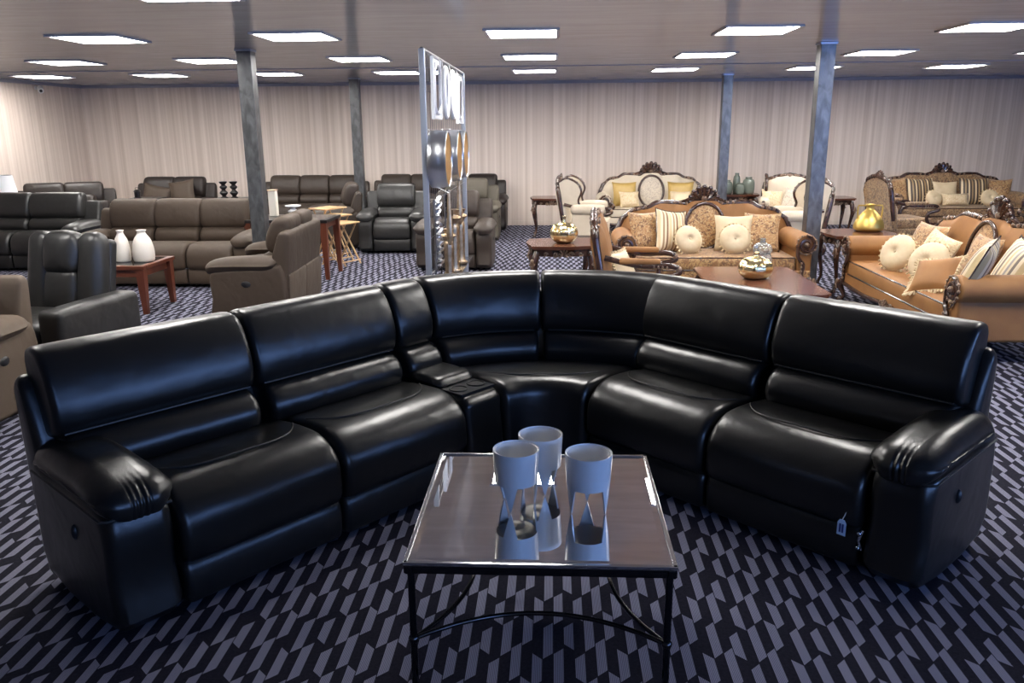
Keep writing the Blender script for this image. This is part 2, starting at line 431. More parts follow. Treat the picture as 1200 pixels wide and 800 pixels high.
def column(x, y, label):
    t = thing('support_column', label, 'column', (x, y, 0), 0); t['kind'] = 'structure'
    g = G(); g.rbox((0, 0, H / 2), (.075, .075, H / 2), .008, 2); build(g, 'post', M['steel'], t)
    g = G(); g.rbox((0, 0, H - .012), (.085, .085, .011), .004, 1); build(g, 'cap_plate', M['rack'], t)
    g = G(); g.rbox((0, 0, .008), (.11, .11, .008), .003, 1); build(g, 'foot_plate', M['steel'], t)
column(-3.14, 8.63, 'square steel column standing beside the brown three-seat recliner sofa')
column(-3.18, 13.5, 'thin steel column close to the back wall by the far brown sofa')
column(2.70, 8.68, 'square steel column in front of the cream armchair, lit bluish')
column(2.73, 13.55, 'thin steel column by back wall beside the cream carved sofa')

# ceiling lights
lx = {-4: -7.54, -3: -5.76, -2: -4.02, -1: -2.25, 0: -.27, 1: 1.72, 2: 3.66, 3: 5.61}
ordn = ['first', 'second', 'third', 'fourth', 'fifth', 'sixth', 'seventh', 'eighth', 'ninth', 'tenth']
def make_light(x, y, label):
    t = thing('ceiling_light', label, 'ceiling light', (x, y, H), 0, 'square ceiling panel lights')
    g = G()
    for (cx, cy, hx, hy) in ((0, .305, .32, .012), (0, -.305, .32, .012), (.305, 0, .012, .297), (-.305, 0, .012, .297)):
        g.rbox((cx, cy, -.008), (hx, hy, .008), .003, 1)
    build(g, 'frame', M['lampframe'], t)
    g = G(); g.rbox((0, 0, -.006), (.295, .295, .005), .002, 1); build(g, 'diffuser', M['light'], t)
    return t
L0 = None
rows = [(12.27, [-4, -3, -2, -1, 0, 1, 2, 3], 'row of square ceiling lights nearest the back wall'),
        (9.89, [-3, -2, -1, 0, 1, 2, 3], 'second row of square ceiling lights from the back wall'),
        (7.47, [-2, -1, 0, 1, 2], 'third row of square ceiling lights from the back wall'),
        (5.07, [-2, -1, 0, 1, 2], 'row of square ceiling lights above the black sectional')]
for (y, js, txt) in rows:
    for i, j in enumerate(js):
        lab = 'square white panel light, %s from the left in the %s' % (ordn[i], txt)
        if y == 5.07: lab = 'square white panel light cut by the top edge of the picture' if j == -1 else 'square panel light, %s from the left above the black sectional' % ordn[i]
        lab = lab.replace('in the row of square ceiling lights nearest the back wall', 'in the row nearest the back wall').replace('second row of square ceiling lights', 'second row').replace('third row of square ceiling lights', 'third row').replace('square white panel light, ', 'square panel light, ')
        if L0 is None: L0 = make_light(lx[j], y, lab)
        else: copy_tree(L0, (lx[j], y, H), 0, lab, 'square ceiling panel lights')

t = thing('security_camera', 'small white security camera up in the left wall corner', 'camera', (-8.40, 13.5, 2.40), 0)
g = G(); g.lathe([(.03, 0), (.03, .02), (.012, .022)], 12); g.xf(Matrix.Rotation(pi / 2, 4, 'Y') @ Matrix.Translation((0, 0, -.05))); g.tube([(0, 0, 0), (.03, 0, 0), (.05, -.01, -.02)], .012); build(g, 'bracket', M['plastic'], t)
g = G(); g.tube([(.02, .02, .0), (.10, -.10, -.05)], .045, 12); build(g, 'housing', M['plastic'], t)
g = G(); g.ball((.103, -.104, -.052), .024); build(g, 'lens', M['blackplastic'], t)

# ------------------------------------------------------------------ recliner upholstery
SEAT = smooth_poly([(-.44, .26), (-.46, .44), (-.34, .472), (-.16, .485), (-.04, .47), (.05, .40), (.07, .30), (.05, .205), (-.10, .18)])
LOWER = smooth_poly([(-.43, .42), (-.365, .46), (-.345, .53), (-.385, .595), (-.47, .625), (-.57, .61), (-.57, .42)])
UPPER = smooth_poly([(-.48, .605), (-.425, .635), (-.412, .72), (-.445, .83), (-.492, .905), (-.535, .932), (-.60, .935), (-.655, .90), (-.63, .72), (-.57, .60)])
SHELL = smooth_poly([(-.52, .06), (-.50, .5), (-.575, .77), (-.62, .825), (-.675, .81), (-.685, .74), (-.65, .4), (-.60, .06)])
FOOT = smooth_poly([(.02, .035), (.042, .05), (.05, .14), (.03, .205), (-.05, .21), (-.06, .035)])
BASE = [(-.03, .02), (-.03, .25), (-.58, .25), (-.58, .02)]
SKIRT = [(-.58, .05), (-.585, .43), (-.66, .435), (-.672, .42), (-.645, .05)]
ARMB = smooth_poly([(.02, .03), (.045, .22), (.05, .44), (-.06, .49), (-.45, .50), (-.60, .53), (-.64, .30), (-.57, .03)])
PAD = smooth_poly([(.045, .445), (.088, .475), (.085, .525), (.02, .572), (-.16, .598), (-.40, .604), (-.53, .592), (-.575, .54), (-.50, .475), (-.2, .468)])

def pleats(g, P, s0, s1, m):
    pass
def recliner(name, label, cat, n, sw, m, loc, rot, aw=.21, group=None, trimbar=False, st=6, dark=None):
    t = thing(name, label, cat, loc, rot, group)
    P = lambda s, q: (s, -q)
    W = n * sw; dark = dark or m
    for i in range(n):
        a = -W / 2 + i * sw + .006; b = a + sw - .012
        g = G(); g.sweep(SEAT, P, a, b, b - a, .045, st, .012); build(g, 'seat', m, t)
        g = G(); g.sweep(LOWER, P, a, b, b - a, .05, st, .02); build(g, 'lower_back_cushion', m, t)
        g = G(); g.sweep(UPPER, P, a - .01, b + .01, b - a + .02, .055, st, .02); build(g, 'upper_back_cushion', m, t)
        g = G(); g.sweep(FOOT, P, a, b, b - a, .03, st); build(g, 'footrest', m, t)
    for sg in (-1, 1):
        a, b = (W / 2 + .005, W / 2 + aw) if sg > 0 else (-W / 2 - aw, -W / 2 - .005)
        g = G(); g.sweep(ARMB, P, a, b, aw, .04, 4); ar = build(g, 'armrest', m, t)
        g = G(); g.sweep(PAD, P, a - .03, b + .03, aw + .06, .10, 4, 0, 6); build(g, 'arm_pad', m, ar)
        g = G(); xx = sg * (W / 2 + aw)
        g.xf(Matrix.Identity(4)); g.ball((xx, .28, .36), (.012, .045, .03)); build(g, 'recline_handle', M['blackplastic'], ar)
    g = G(); g.sweep(SHELL, P, -W / 2 - aw * .85, W / 2 + aw * .85, W + aw * 1.7, .04, st); build(g, 'back_shell', dark, t)
    for i in range(n):
        a = -W / 2 - aw * .8 + (W + aw * 1.6) * i / n; L_ = (W + aw * 1.6) / n
        g = G(); g.sweep(SKIRT, P, a + .004, a + L_ - .004, L_ - .008, .012, 3); build(g, 'rear_panel', dark, t)
    g = G(); g.sweep(BASE, P, -W / 2 - .01, W / 2 + .01, W + .02, .01, 2); build(g, 'base', dark, t)
    if trimbar:
        g = G(); g.tube([(-W / 2 + .05, -.02, .215), (W / 2 - .05, -.02, .215), (W / 2 - .05, -.035, .06)], .009, 6); build(g, 'footrest_bracket', M['chrome'], t)
    return t

# ------------------------------------------------------------------ black corner sectional
def sectional():
    t = thing('sectional_sofa', 'large black leather corner sectional sofa curving around the mirrored coffee table', 'sofa', (-.05, 3.9, 0), 0)
    OX, OY = -.05, 3.9
    m = M['black']
    class Wing:
        def __init__(s, B, ang, flip):
            s.B = B; a = RAD(ang); s.u = (cos(a), sin(a)); s.n = (sin(a), -cos(a))
        def P(s, t_, q): return (s.B[0] + s.u[0] * t_ + s.n[0] * q - OX, s.B[1] + s.u[1] * t_ + s.n[1] * q - OY)
    WL = Wing((-.903, 3.119), 51.0, 0); WR = Wing((.709, 3.418), -44.5, 0)
    C = (-.0233, 3.6715)
    def PW(tt, q):
        a = RAD(141.0 + (45.5 - 141.0) * tt); rad = .34 - q * (1 - .19 * sin(pi * tt)) if q < 0 else .34 - q
        return (C[0] + cos(a) * rad - OX, C[1] + sin(a) * rad - OY)
    def sw(prof, P, a, b, L, name, r=.05, st=12, puff=.02, mat_=None, par=None, rs=5):
        g = G(); g.sweep(prof, P, a, b, L, r, st, puff, rs); return build(g, name, mat_ or m, par or t)
    def seam(P, a, b, zq, name, par, L, sag=.03):
        g = G(); pts = []
        for k in range(25):
            x = k / 24; q, z = zq(x); xy = P(a + (b - a) * x, q); pts.append((xy[0], xy[1], z))
        g.tube(pts, .0042, 6); build(g, name, M['piping'], par)
    S = [SEATX for SEATX in SEAT]
    for W_, seats, ups in ((WL, ((-.70, -.005), (.005, .725)), ((-.90, -.085), (-.075, .715))),
                           (WR, ((-.70, -.005), (.005, .705)), ((-.75, .0), (.01, .85)))):
        for (a, b) in seats:
            o = sw(S, W_.P, a, b, b - a, 'seat', .035, 14, .012)
            seam(W_.P, a + .03, b - .03, lambda x: (-.10 - .16 * (2 * x - 1) ** 4 * .9, .4945 - .012 * (2 * x - 1) ** 2), 'seat_piping', o, b - a)
            sw(FOOT, W_.P, a, b, b - a, 'footrest', .03, 8, 0)
        for (a, b) in ups:
            sw(LOWER, W_.P, a + .02, b - .02, b - a - .04, 'lower_back_cushion', .035, 14, .012)
            o = sw(UPPER, W_.P, a, b, b - a, 'upper_back_cushion', .03, 14, .012)
            seam(W_.P, a + .03, b - .03, lambda x: (-.425, .628), 'back_piping', o, b - a)
    # console with lid and cup holders between seat and corner
    sw(UPPER, WL.P, .725, .965, .24, 'upper_back_cushion', .028, 6, .012)
    sw(LOWER, WL.P, .735, .965, .23, 'lower_back_cushion', .03, 6, .012)
    CB = smooth_poly([(-.40, .04), (-.42, .42), (-.38, .455), (-.05, .455), (.03, .43), (.045, .36), (.03, .04)], 3)
    cons = sw(CB, WL.P, .735, .985, .25, 'console', .03, 6, 0)
    LID = smooth_poly([(-.41, .455), (-.42, .49), (-.38, .515), (-.22, .515), (-.165, .50), (-.165, .46)], 3)
    sw(LID, WL.P, .725, .99, .265, 'console_lid', .04, 6, 0, None, cons)
    g = G(); PL = [(-.155, .452), (-.155, .464), (.0, .464), (.0, .452)]
    g.sweep(PL, WL.P, .745, .98, .235, .004, 4); build(g, 'cup_holder_plate', M['blackplastic'], cons)
    for s_ in (.80, .92):
        c = WL.P(s_, -.075); g = G(); pts = [(c[0] + .043 * cos(k * pi / 12), c[1] + .043 * sin(k * pi / 12), .466) for k in range(24)]
        g.tube(pts, .005, 6, True); g.lathe([(.041, .4645), (.041, .4655), (.0001, .4655)], 24, (c[0], c[1], 0)); build(g, 'cup_holder', M['grey_black'], cons)
    # corner wedge
    WS = smooth_poly([(-.46, .26), (-.48, .44), (-.34, .468), (-.14, .475), (.0, .462), (.055, .42), (.07, .33), (.06, .06), (-.05, .05)])
    o = sw(WS, PW, .02, .98, .78, 'corner_seat', .05, 20, .0)
    seam(PW, .08, .92, lambda x: (-.02 - .17 * abs(2 * x - 1) ** 3, .474), 'seat_piping', o, 1)
    for (a, b) in ((.0, .497), (.503, 1.0)):
        sw(LOWER, PW, a + .01, b - .01, .62, 'lower_back_cushion', .035, 14, .01)
        o = sw(UPPER, PW, a, b, .66, 'upper_back_cushion', .028, 14, .01)
        seam(PW, a + .03, b - .03, lambda x: (-.425, .626), 'back_piping', o, 1)
    # arms
    for W_, a, b in ((WL, -.95, -.712), (WR, .72, .945)):
        ar = sw(ARMB, W_.P, a, b, b - a, 'armrest', .05, 6, 0)
        g = G(); L_ = b - a + .03; g.sweep(PAD, W_.P, a - .015, b + .015, L_, .095, 44, 0, 8)
        for i in range(len(g.v)):
            x, y, z = g.v[i]; dx, dy = x + OX - W_.B[0], y + OY - W_.B[1]
            s_ = dx * W_.u[0] + dy * W_.u[1]; q = dx * W_.n[0] + dy * W_.n[1]
            k = max(0, min(1, (q + .02) / .07)) * max(0, min(1, (.578 - z) / .04)); am = .003 * k * (sin(s_ * 2 * pi / .021) + .5 * sin(s_ * 2 * pi / .034))
            out = max(0, min(1, (abs(s_ - (a + b) / 2) - .09) / .03)); am2 = .004 * out * max(0, min(1, (.58 - z) / .05)) * sin(q * 2 * pi / .024)
            sd = 1 if s_ > (a + b) / 2 else -1
            g.v[i] = (x + W_.n[0] * am + W_.u[0] * am2 * sd, y + W_.n[1] * am + W_.u[1] * am2 * sd, z)
        pd = build(g, 'arm_pad', m, ar, 80)
        g = G()
        xo = a - .012 if W_ is WL else b + .012
        pts = []
        for k in range(14):
            q = -.55 + .60 * k / 13; xy = W_.P(xo, q); pts.append((xy[0], xy[1], .482 - .012 * (k / 13)))
        for k in range(10):
            xy = W_.P(xo + (b - a) * (k + 1) / 10 * (1 if W_ is WL else -1), .065); pts.append((xy[0], xy[1], .468))
        g.tube(pts, .005, 6); build(g, 'arm_piping', M['piping'], pd)
        g = G(); xs = a if W_ is WL else b; xy = W_.P(xs, -.22); g.ball((xy[0], xy[1], .34), (.016, .016, .03)); build(g, 'recline_handle', M['blackplastic'], ar)
    # shells and bases
    sw(SHELL, WL.P, -.945, .985, 1.93, 'back_shell', .04, 10, 0); sw(SHELL, WR.P, -.72, .89, 1.61, 'back_shell', .04, 10, 0)
    sw(SHELL, PW, .01, .99, 1.3, 'back_shell', .03, 20, 0)
    sw(BASE, WL.P, -.72, .74, 1.46, 'base', .01, 2, 0); sw(BASE, WR.P, -.70, .72, 1.42, 'base', .01, 2, 0)
    # metal linkage glimpsed at the right footrest
    g = G(); c1 = WR.P(.712, .035); c2 = WR.P(.705, .05)
    g.tube([(c1[0], c1[1], .20), (c2[0], c2[1], .16), (c1[0], c1[1], .12)], .006, 6); g.ball((c2[0], c2[1], .19), .010); g.ball((c2[0], c2[1], .13), .010); build(g, 'linkage', M['chrome'], t)
    # price tag
    p = WR.P(.645, .062); px, py = p[0] + OX, p[1] + OY
    k = thing('price_tag', 'small pale blue price tag hanging on string from the right seat', 'tag', (px, py, .0), -44.5)
    g = G(); g.tube(curve([(.02, 0, .31), (.012, -.008, .27), (.0, -.01, .235)], 4), .0022, 5); build(g, 'string', M['string'], k)
    g = G(); g.prism([(-.017, .17), (.017, .17), (.017, .222), (.009, .235), (-.009, .235), (-.017, .222)], -.012, -.010); build(g, 'card', M['tag'], k)
    g = G(); g.prism([(-.009, .182), (-.002, .182), (-.002, .218), (-.009, .218)], -.0135, -.0125); g.prism([(.002, .182), (.009, .182), (.009, .218), (.002, .218)], -.0135, -.0125); build(g, 'print', M['ink'], k)
sectional()

# ------------------------------------------------------------------ mirrored coffee table and cups
def mirror_table():
    cx, cy = -.035, 2.585; hx, hy, z = .407, .425, .45
    t = thing('coffee_table', 'square mirrored coffee table with thin dark chrome frame in front of the sectional', 'coffee table', (cx, cy, 0), 0)
    g = G(); a, b, w_ = hx - .013, hy - .013, .020
    rect = lambda i, zz: [(-a + i, -b + i, zz), (a - i, -b + i, zz), (a - i, b - i, zz), (-a + i, b - i, zz)]
    g.add(rect(w_, z) + rect(0, z - .0022) + rect(0, z - .012), [(0, 1, 2, 3)] + [(k + 4, (k + 1) % 4 + 4, (k + 1) % 4, k) for k in range(4)] + [(k + 8, (k + 1) % 4 + 8, (k + 1) % 4 + 4, k + 4) for k in range(4)] + [(11, 10, 9, 8)])
    build(g, 'mirror_top', M['mirror'], t, 1)
    g = G()
    for (a, b, c, d) in ((0, hy - .006, hx, .007), (0, -hy + .006, hx, .007), (hx - .006, 0, .007, hy), (-hx + .006, 0, .007, hy)): g.rbox((a, b, z - .003), (c, d, .006), .002, 1)
    build(g, 'edge_strip', M['chrome'], t)
    g = G()
    for (a, b, c, d) in ((0, hy - .016, hx, .012), (0, -hy + .016, hx, .012), (hx - .016, 0, .012, hy), (-hx + .016, 0, .012, hy)): g.rbox((a, b, z - .024), (c, d, .014), .003, 1)
    build(g, 'frame', M['dkchrome'], t)
    for sx in (-1, 1):
        for sy in (-1, 1):
            g = G(); g.tube([(sx * (hx - .02), sy * (hy - .02), .0), (sx * (hx - .02), sy * (hy - .02), z - .03)], .0115, 12)
            g.ball((sx * (hx - .02), sy * (hy - .02), .18), .017); g.lathe([(.017, 0), (.017, .008), (.011, .012)], 12, (sx * (hx - .02), sy * (hy - .02), 0)); build(g, 'leg', M['dkchrome'], t)
    A = (hx - .02, hy - .02); b = .15
    for (p, q, c) in (((-A[0], -A[1]), (A[0], -A[1]), (0, 1)), ((-A[0], A[1]), (A[0], A[1]), (0, -1)), ((-A[0], -A[1]), (-A[0], A[1]), (1, 0)), ((A[0], -A[1]), (A[0], A[1]), (-1, 0))):
        g = G(); pts = []
        for k in range(21):
            x = k / 20; s_ = b * 4 * x * (1 - x); pts.append((p[0] + (q[0] - p[0]) * x + c[0] * s_, p[1] + (q[1] - p[1]) * x + c[1] * s_, .18))
        g.tube(pts, .008, 8); build(g, 'stretcher', M['dkchrome'], t)
mirror_table()

def cup_geo(ph):
    g = G(); R0, R1, Ht, zb, th = .0785, .067, .204, .094, .005
    rad = lambda z: R1 + (R0 - R1) * min(1, max(0, (z - .02) / (Ht - .02))) ** .8 if z > .02 else R1
    prof = [(.0001, zb), (rad(zb) * .7, zb - .004), (rad(zb), zb - .002)] + [(rad(z), z) for z in (zb + .02, .14, .17, .195, .208)] + [(R0 - .001, Ht), (R0 - th, Ht), (R0 - th - .002, .205)] + [(rad(z) - th, z) for z in (.17, .14, .115)] + [(rad(zb) * .6, zb + .006), (.0001, zb + .006)]
    g.lathe(prof, 40)
    for k in range(3):
        a0 = RAD(ph + 120 * k); rows = 10; hw = RAD(21); vs = []; fs = []; nn = 7
        for i in range(rows + 1):
            z = zb * (1 - i / rows) + .0015 * (i == rows); w = hw * max(.05, (1 - i / rows) ** .85) if i else hw
            for rr in (rad(z), rad(z) - th):
                for j in range(nn):
                    a = a0 - w + 2 * w * j / (nn - 1); vs.append((rr * cos(a), rr * sin(a), z))
        st = 2 * nn
        for i in range(rows):
            for j in range(nn - 1):
                fs.append((i * st + j, i * st + j + 1, (i + 1) * st + j + 1, (i + 1) * st + j))
                fs.append((i * st + nn + j, (i + 1) * st + nn + j, (i + 1) * st + nn + j + 1, i * st + nn + j + 1))
            for j in (0, nn - 1): fs.append((i * st + j, (i + 1) * st + j, (i + 1) * st + nn + j, i * st + nn + j))
        for j in range(nn - 1): fs.append((rows * st + j, rows * st + j + 1, rows * st + nn + j + 1, rows * st + nn + j))
        g.add(vs, fs)
    return g
zt = .4505
for (x, y, ph, lab) in ((-.120, 2.555, -105, 'white three-legged ceramic cup, the left one in front on the mirrored table'),
                        (.123, 2.530, -30, 'white three-legged ceramic cup, the right one on the mirrored table'),
                        (-.040, 2.695, -75, 'white three-legged ceramic cup standing behind the other two on the mirrored table')):
    one(cup_geo(ph), 'ceramic_cup', M['white'], lab, 'cup', (x, y, zt), (0, 0, 0), 'three white cups on the mirrored table')

# ------------------------------------------------------------------ recliners and leather sofas behind
recliner('recliner_chair', 'tan brown recliner cut off by the left picture edge', 'armchair', 1, .54, M['tan'], (-3.80, 4.30, 0), 0, .22, None, False, 5)
recliner('recliner_sofa', 'taupe three-seat recliner sofa standing left of the near steel column', 'sofa', 3, .54, M['brown'], (-4.36, 8.86, 0), 0, .20, None, True)
recliner('recliner_sofa', 'taupe two-seat recliner turned sideways with its back to the column', 'sofa', 2, .43, M['brown'], (-3.06, 7.72, 0), -88, .21)
recliner('recliner_sofa', 'black two-seat recliner sofa at far left behind the channel-back recliner', 'sofa', 2, .70, M['grey_black'], (-6.82, 9.92, 0), 0, .21)
recliner('recliner_sofa', 'espresso leather sofa against the left wall behind the lampshade', 'sofa', 2, .55, M['espresso'], (-7.40, 12.05, 0), 25, .2, None, False, 4)
recliner('recliner_chair', 'espresso recliner peeking out beside the black two-seat recliner', 'armchair', 1, .5, M['espresso'], (-6.95, 11.3, 0), 8, .2, None, False, 4).scale = (1, 1, .86)
recliner('recliner_sofa', 'dark brown two-seat sofa by the back wall holding two slanted cushions', 'sofa', 2, .53, M['espresso'], (-6.55, 13.5, 0), 0, .19, None, False, 4)
recliner('recliner_sofa', 'dark brown three-seat recliner sofa against the back wall by the thin column', 'sofa', 3, .52, M['dkbrown'], (-4.15, 13.74, 0), 0, .18, None, False, 5)
recliner('recliner_chair', 'dark brown recliner seen from behind beside the folding tray tables', 'armchair', 1, .52, M['dkbrown'], (-3.56, 12.1, 0), -72, .2, None, False, 5)
recliner('recliner_chair', 'black leather recliner facing forward left of the mirror rack', 'armchair', 1, .54, M['grey_black'], (-2.27, 11.42, 0), 2, .2, None, True)
recliner('recliner_sofa', 'dark brown sofa by the back wall behind the black recliner', 'sofa', 2, .52, M['dkbrown'], (-2.50, 13.95, 0), 0, .18, None, False, 4)
recliner('recliner_chair', 'dark brown recliner directly behind the mirror rack', 'armchair', 1, .54, M['dkbrown'], (-1.22, 9.98, 0), 0, .2, None, True)
recliner('recliner_chair', 'olive brown recliner behind the rack, nearer of the pair by the wall', 'armchair', 1, .52, M['olive'], (-1.30, 12.62, 0), 0, .2, None, False, 5)
recliner('recliner_chair', 'espresso recliner farthest back to the right of the rack', 'armchair', 1, .5, M['espresso'], (-1.23, 13.95, 0), 0, .18, None, False, 4)

def channel_recliner():
    t = thing('recliner_chair', 'charcoal leather recliner with vertical channel back and square arms at left', 'armchair', (-3.70, 5.22, 0), -10)
    m = M['grey_black']
    def leanbox(c, h, r, name, puff=0, tilt=-12):
        g = G(); g.rbox((0, 0, 0), h, r, 4, puff); g.xf(Matrix.Translation(c) @ Matrix.Rotation(RAD(tilt), 4, 'X')); return build(g, name, m, t)
    for sg in (-1, 1): leanbox((sg * .215, .60, .66), (.09, .085, .315), .06, 'side_bolster', .02)
    leanbox((0, .605, .83), (.13, .095, .145), .05, 'upper_back_cushion', .03)
    leanbox((0, .555, .56), (.13, .09, .155), .05, 'lower_back_cushion', .02)
    leanbox((0, .70, .58), (.295, .05, .35), .04, 'back_shell')
    for sg in (-1, 1):
        g = G(); g.rbox((sg * .43, .28, .30), (.095, .40, .265), .045, 4, .01); build(g, 'armrest', m, t)
    g = G(); g.rbox((0, .17, .36), (.325, .31, .10), .07, 4, .02); build(g, 'seat', m, t)
    g = G(); g.rbox((0, -.12, .19), (.32, .03, .15), .025, 3, .01); build(g, 'footrest', m, t)
    g = G(); g.rbox((0, .3, .10), (.33, .36, .09), .02, 2); build(g, 'base', M['blackplastic'], t)
channel_recliner()

# ------------------------------------------------------------------ cushions
def pillow(w, h, th, name='pillow', n=14, pinch=.10):
    g = G(); vs = []; fs = []
    for side in (1, -1):
        for i in range(n + 1):
            for j in range(n + 1):
                a = -1 + 2 * i / n; b = -1 + 2 * j / n
                e = ((1 - a ** 4) * (1 - b ** 4)) ** .55 * (1 - .25 * (a * a + b * b) / 2)
                px = a * w / 2 * (1 - pinch * (1 - b * b)) ; pz = b * h / 2 * (1 - pinch * (1 - a * a))
                vs.append((px, -side * th / 2 * e, pz + h / 2 * (1 - pinch * .5)))
    k = n + 1
    for s_ in (0, 1):
        for i in range(n):
            for j in range(n):
                q = [s_ * k * k + i * k + j, s_ * k * k + (i + 1) * k + j, s_ * k * k + (i + 1) * k + j + 1, s_ * k * k + i * k + j + 1]
                fs.append(q if s_ == 0 else q[::-1])
    # stitch rims
    rim = [i * k for i in range(k)] + [n * k + j for j in range(1, k)] + [i * k + n for i in range(n - 1, -1, -1)] + [j for j in range(n - 1, 0, -1)]
    for a, b in zip(rim, rim[1:] + rim[:1]): fs.append((a, b, b + k * k, a + k * k))
    g.add(vs, fs); return g, [vs[i] for i in rim]
def square_cushion(label, m, w, h, th, loc, rz, tilt=-18, spin=0, group=None, fr=None, piping=None):
    g, rim = pillow(w, h, th)
    t = thing('throw_cushion', label, 'cushion', loc, rz, group)
    t.rotation_euler = (RAD(tilt), RAD(spin), RAD(rz))
    build(g, 'cover', m, t, 80)
    if fr:
        g = G()
        for i, p in enumerate(rim):
            if i % 1 == 0:
                c = Vector((0, 0, h / 2)); d = (Vector(p) - c).normalized()
                g.tube([p, Vector(p) + d * .03 + Vector((random.uniform(-.008, .008), random.uniform(-.01, .01), -.008))], [.008, .010], 5)
        g.tube(rim, .007, 5, True); build(g, 'fringe', fr, t)
    if piping:
        g = G(); g.tube(rim, .006, 5, True); build(g, 'piping', piping, t)
    return t
def round_cushion(label, m, r, th, loc, rz, tilt=-18, group=None, tassels=True, nt=26):
    t = thing('round_cushion', label, 'cushion', loc, rz, group); t.rotation_euler = (RAD(tilt), 0, RAD(rz))
    prof = []
    for k in range(15):
        a = k / 14; rr = r * sin(pi / 2 * a) ** .8 if a > 0 else .0001
        z = th / 2 * (max(0, 1 - (rr / r) ** 3)) ** .5 * (1 - .55 * math.exp(-(rr / (.16 * r)) ** 2)); prof.append((max(rr, .0001), -z))
    prof = prof + [(q, -z) for q, z in reversed(prof[:-1])]
    g = G(); g.lathe(prof, 28); 
    for i in range(len(g.v)):
        x, y, z = g.v[i]; a = math.atan2(y, x); rr = sqrt(x * x + y * y) / r; f = 1 + .06 * cos(14 * a) * rr * (1 - rr) * 4
        g.v[i] = (x, y, z * f)
    g.xf(Matrix.Translation((0, 0, r)) @ Matrix.Rotation(pi / 2, 4, 'X')); build(g, 'cover', m, t, 80)
    g = G(); g.ball((0, -th * .27, r), (.018, .010, .018)); build(g, 'button', m, t)
    if tassels:
        g = G()
        for k in range(nt):
            a = 2 * pi * k / nt; c = cos(a); s_ = sin(a)
            z1 = max(.004, r + s_ * (r + .022) - .008)
            g.tube([(c * r * .97, 0, r + s_ * r * .97), (c * (r + .024), random.uniform(-.012, .012), z1)], [.006, .011], 5)
        g.tube([(r * .985 * cos(2 * pi * k / 36), 0, r + r * .985 * sin(2 * pi * k / 36)) for k in range(36)], .006, 5, True)
        build(g, 'tassel_trim', M['fringe'], t)
    return t

# ------------------------------------------------------------------ carved furniture
def spiral(c, r0, turns, plane, sgn=1, a0=0, n=26, shrink=.12):
    pts = []
    for k in range(n + 1):
        x = k / n; a = a0 + sgn * turns * 2 * pi * x; r = r0 * (1 - x) + r0 * shrink * x
        u, v = r * cos(a), r * sin(a)
        pts.append((c[0] + u, c[1], c[2] + v) if plane == 'xz' else (c[0], c[1] + u, c[2] + v))
    return pts
def cabriole(x, y, h, dx, dy, r=.034):
    P_ = [(0, 0, h), (.018, .018, h * .86), (.024, .024, h * .68), (.004, .004, h * .42), (-.008, -.008, h * .2), (.012, .012, h * .06), (.022, .022, .012)]
    R_ = [r * 1.05, r * 1.2, r * 1.05, r * .72, r * .55, r * .62, r * .8]
    pts = curve([(x + dx * a, y + dy * b, z) for a, b, z in P_], 4); rr = [q[0] for q in curve([(q,) for q in R_], 4)]
    return pts, rr
def leg(t, x, y, h, dx, dy, r=.034, orn=True):
    g = G(); p, rr = cabriole(x, y, h, dx, dy, r); g.tube(p, rr, 8); g.lathe([(r * 1.0, 0), (r * 1.05, .012), (r * .7, .03)], 8, (x + dx * .022, y + dy * .022, 0)); o = build(g, 'leg', M['wood'], t)
    if orn:
        g = G(); b = (x + dx * .05, y + dy * .05 if abs(dy) else y, h * .78)
        g.ball((b[0], b[1], b[2] + .02), (.02, .02, .035)); g.ball((b[0], b[1], b[2] - .03), (.014, .014, .022))
        for k in (-1, 1): g.tube(spiral((b[0] + k * .018, b[1] - .006, b[2]), .018, 1.2, 'xz', k, pi / 2, 10), .006, 5)
        build(g, 'leg_carving', M['carve'], o)
    return o
def fan(g, c, R, n=9, spread=80, r=.016):
    for k in range(n):
        a = RAD(90 - spread + 2 * spread * k / (n - 1)); l = R * (.82 + .18 * cos(a - pi / 2))
        g.tube([(c[0], c[1], c[2]), (c[0] + cos(a) * l * .6, c[1] - .012, c[2] + sin(a) * l * .6), (c[0] + cos(a) * l, c[1], c[2] + sin(a) * l)], [r * .4, r * .9, r], 6)
        g.ball((c[0] + cos(a) * l, c[1] - .006, c[2] + sin(a) * l), r * 1.15, 6)
def beads(g, pts, r=.01):
    for p in pts: g.ball(p, r, 6)
    g.tube(pts, r * .4, 5)

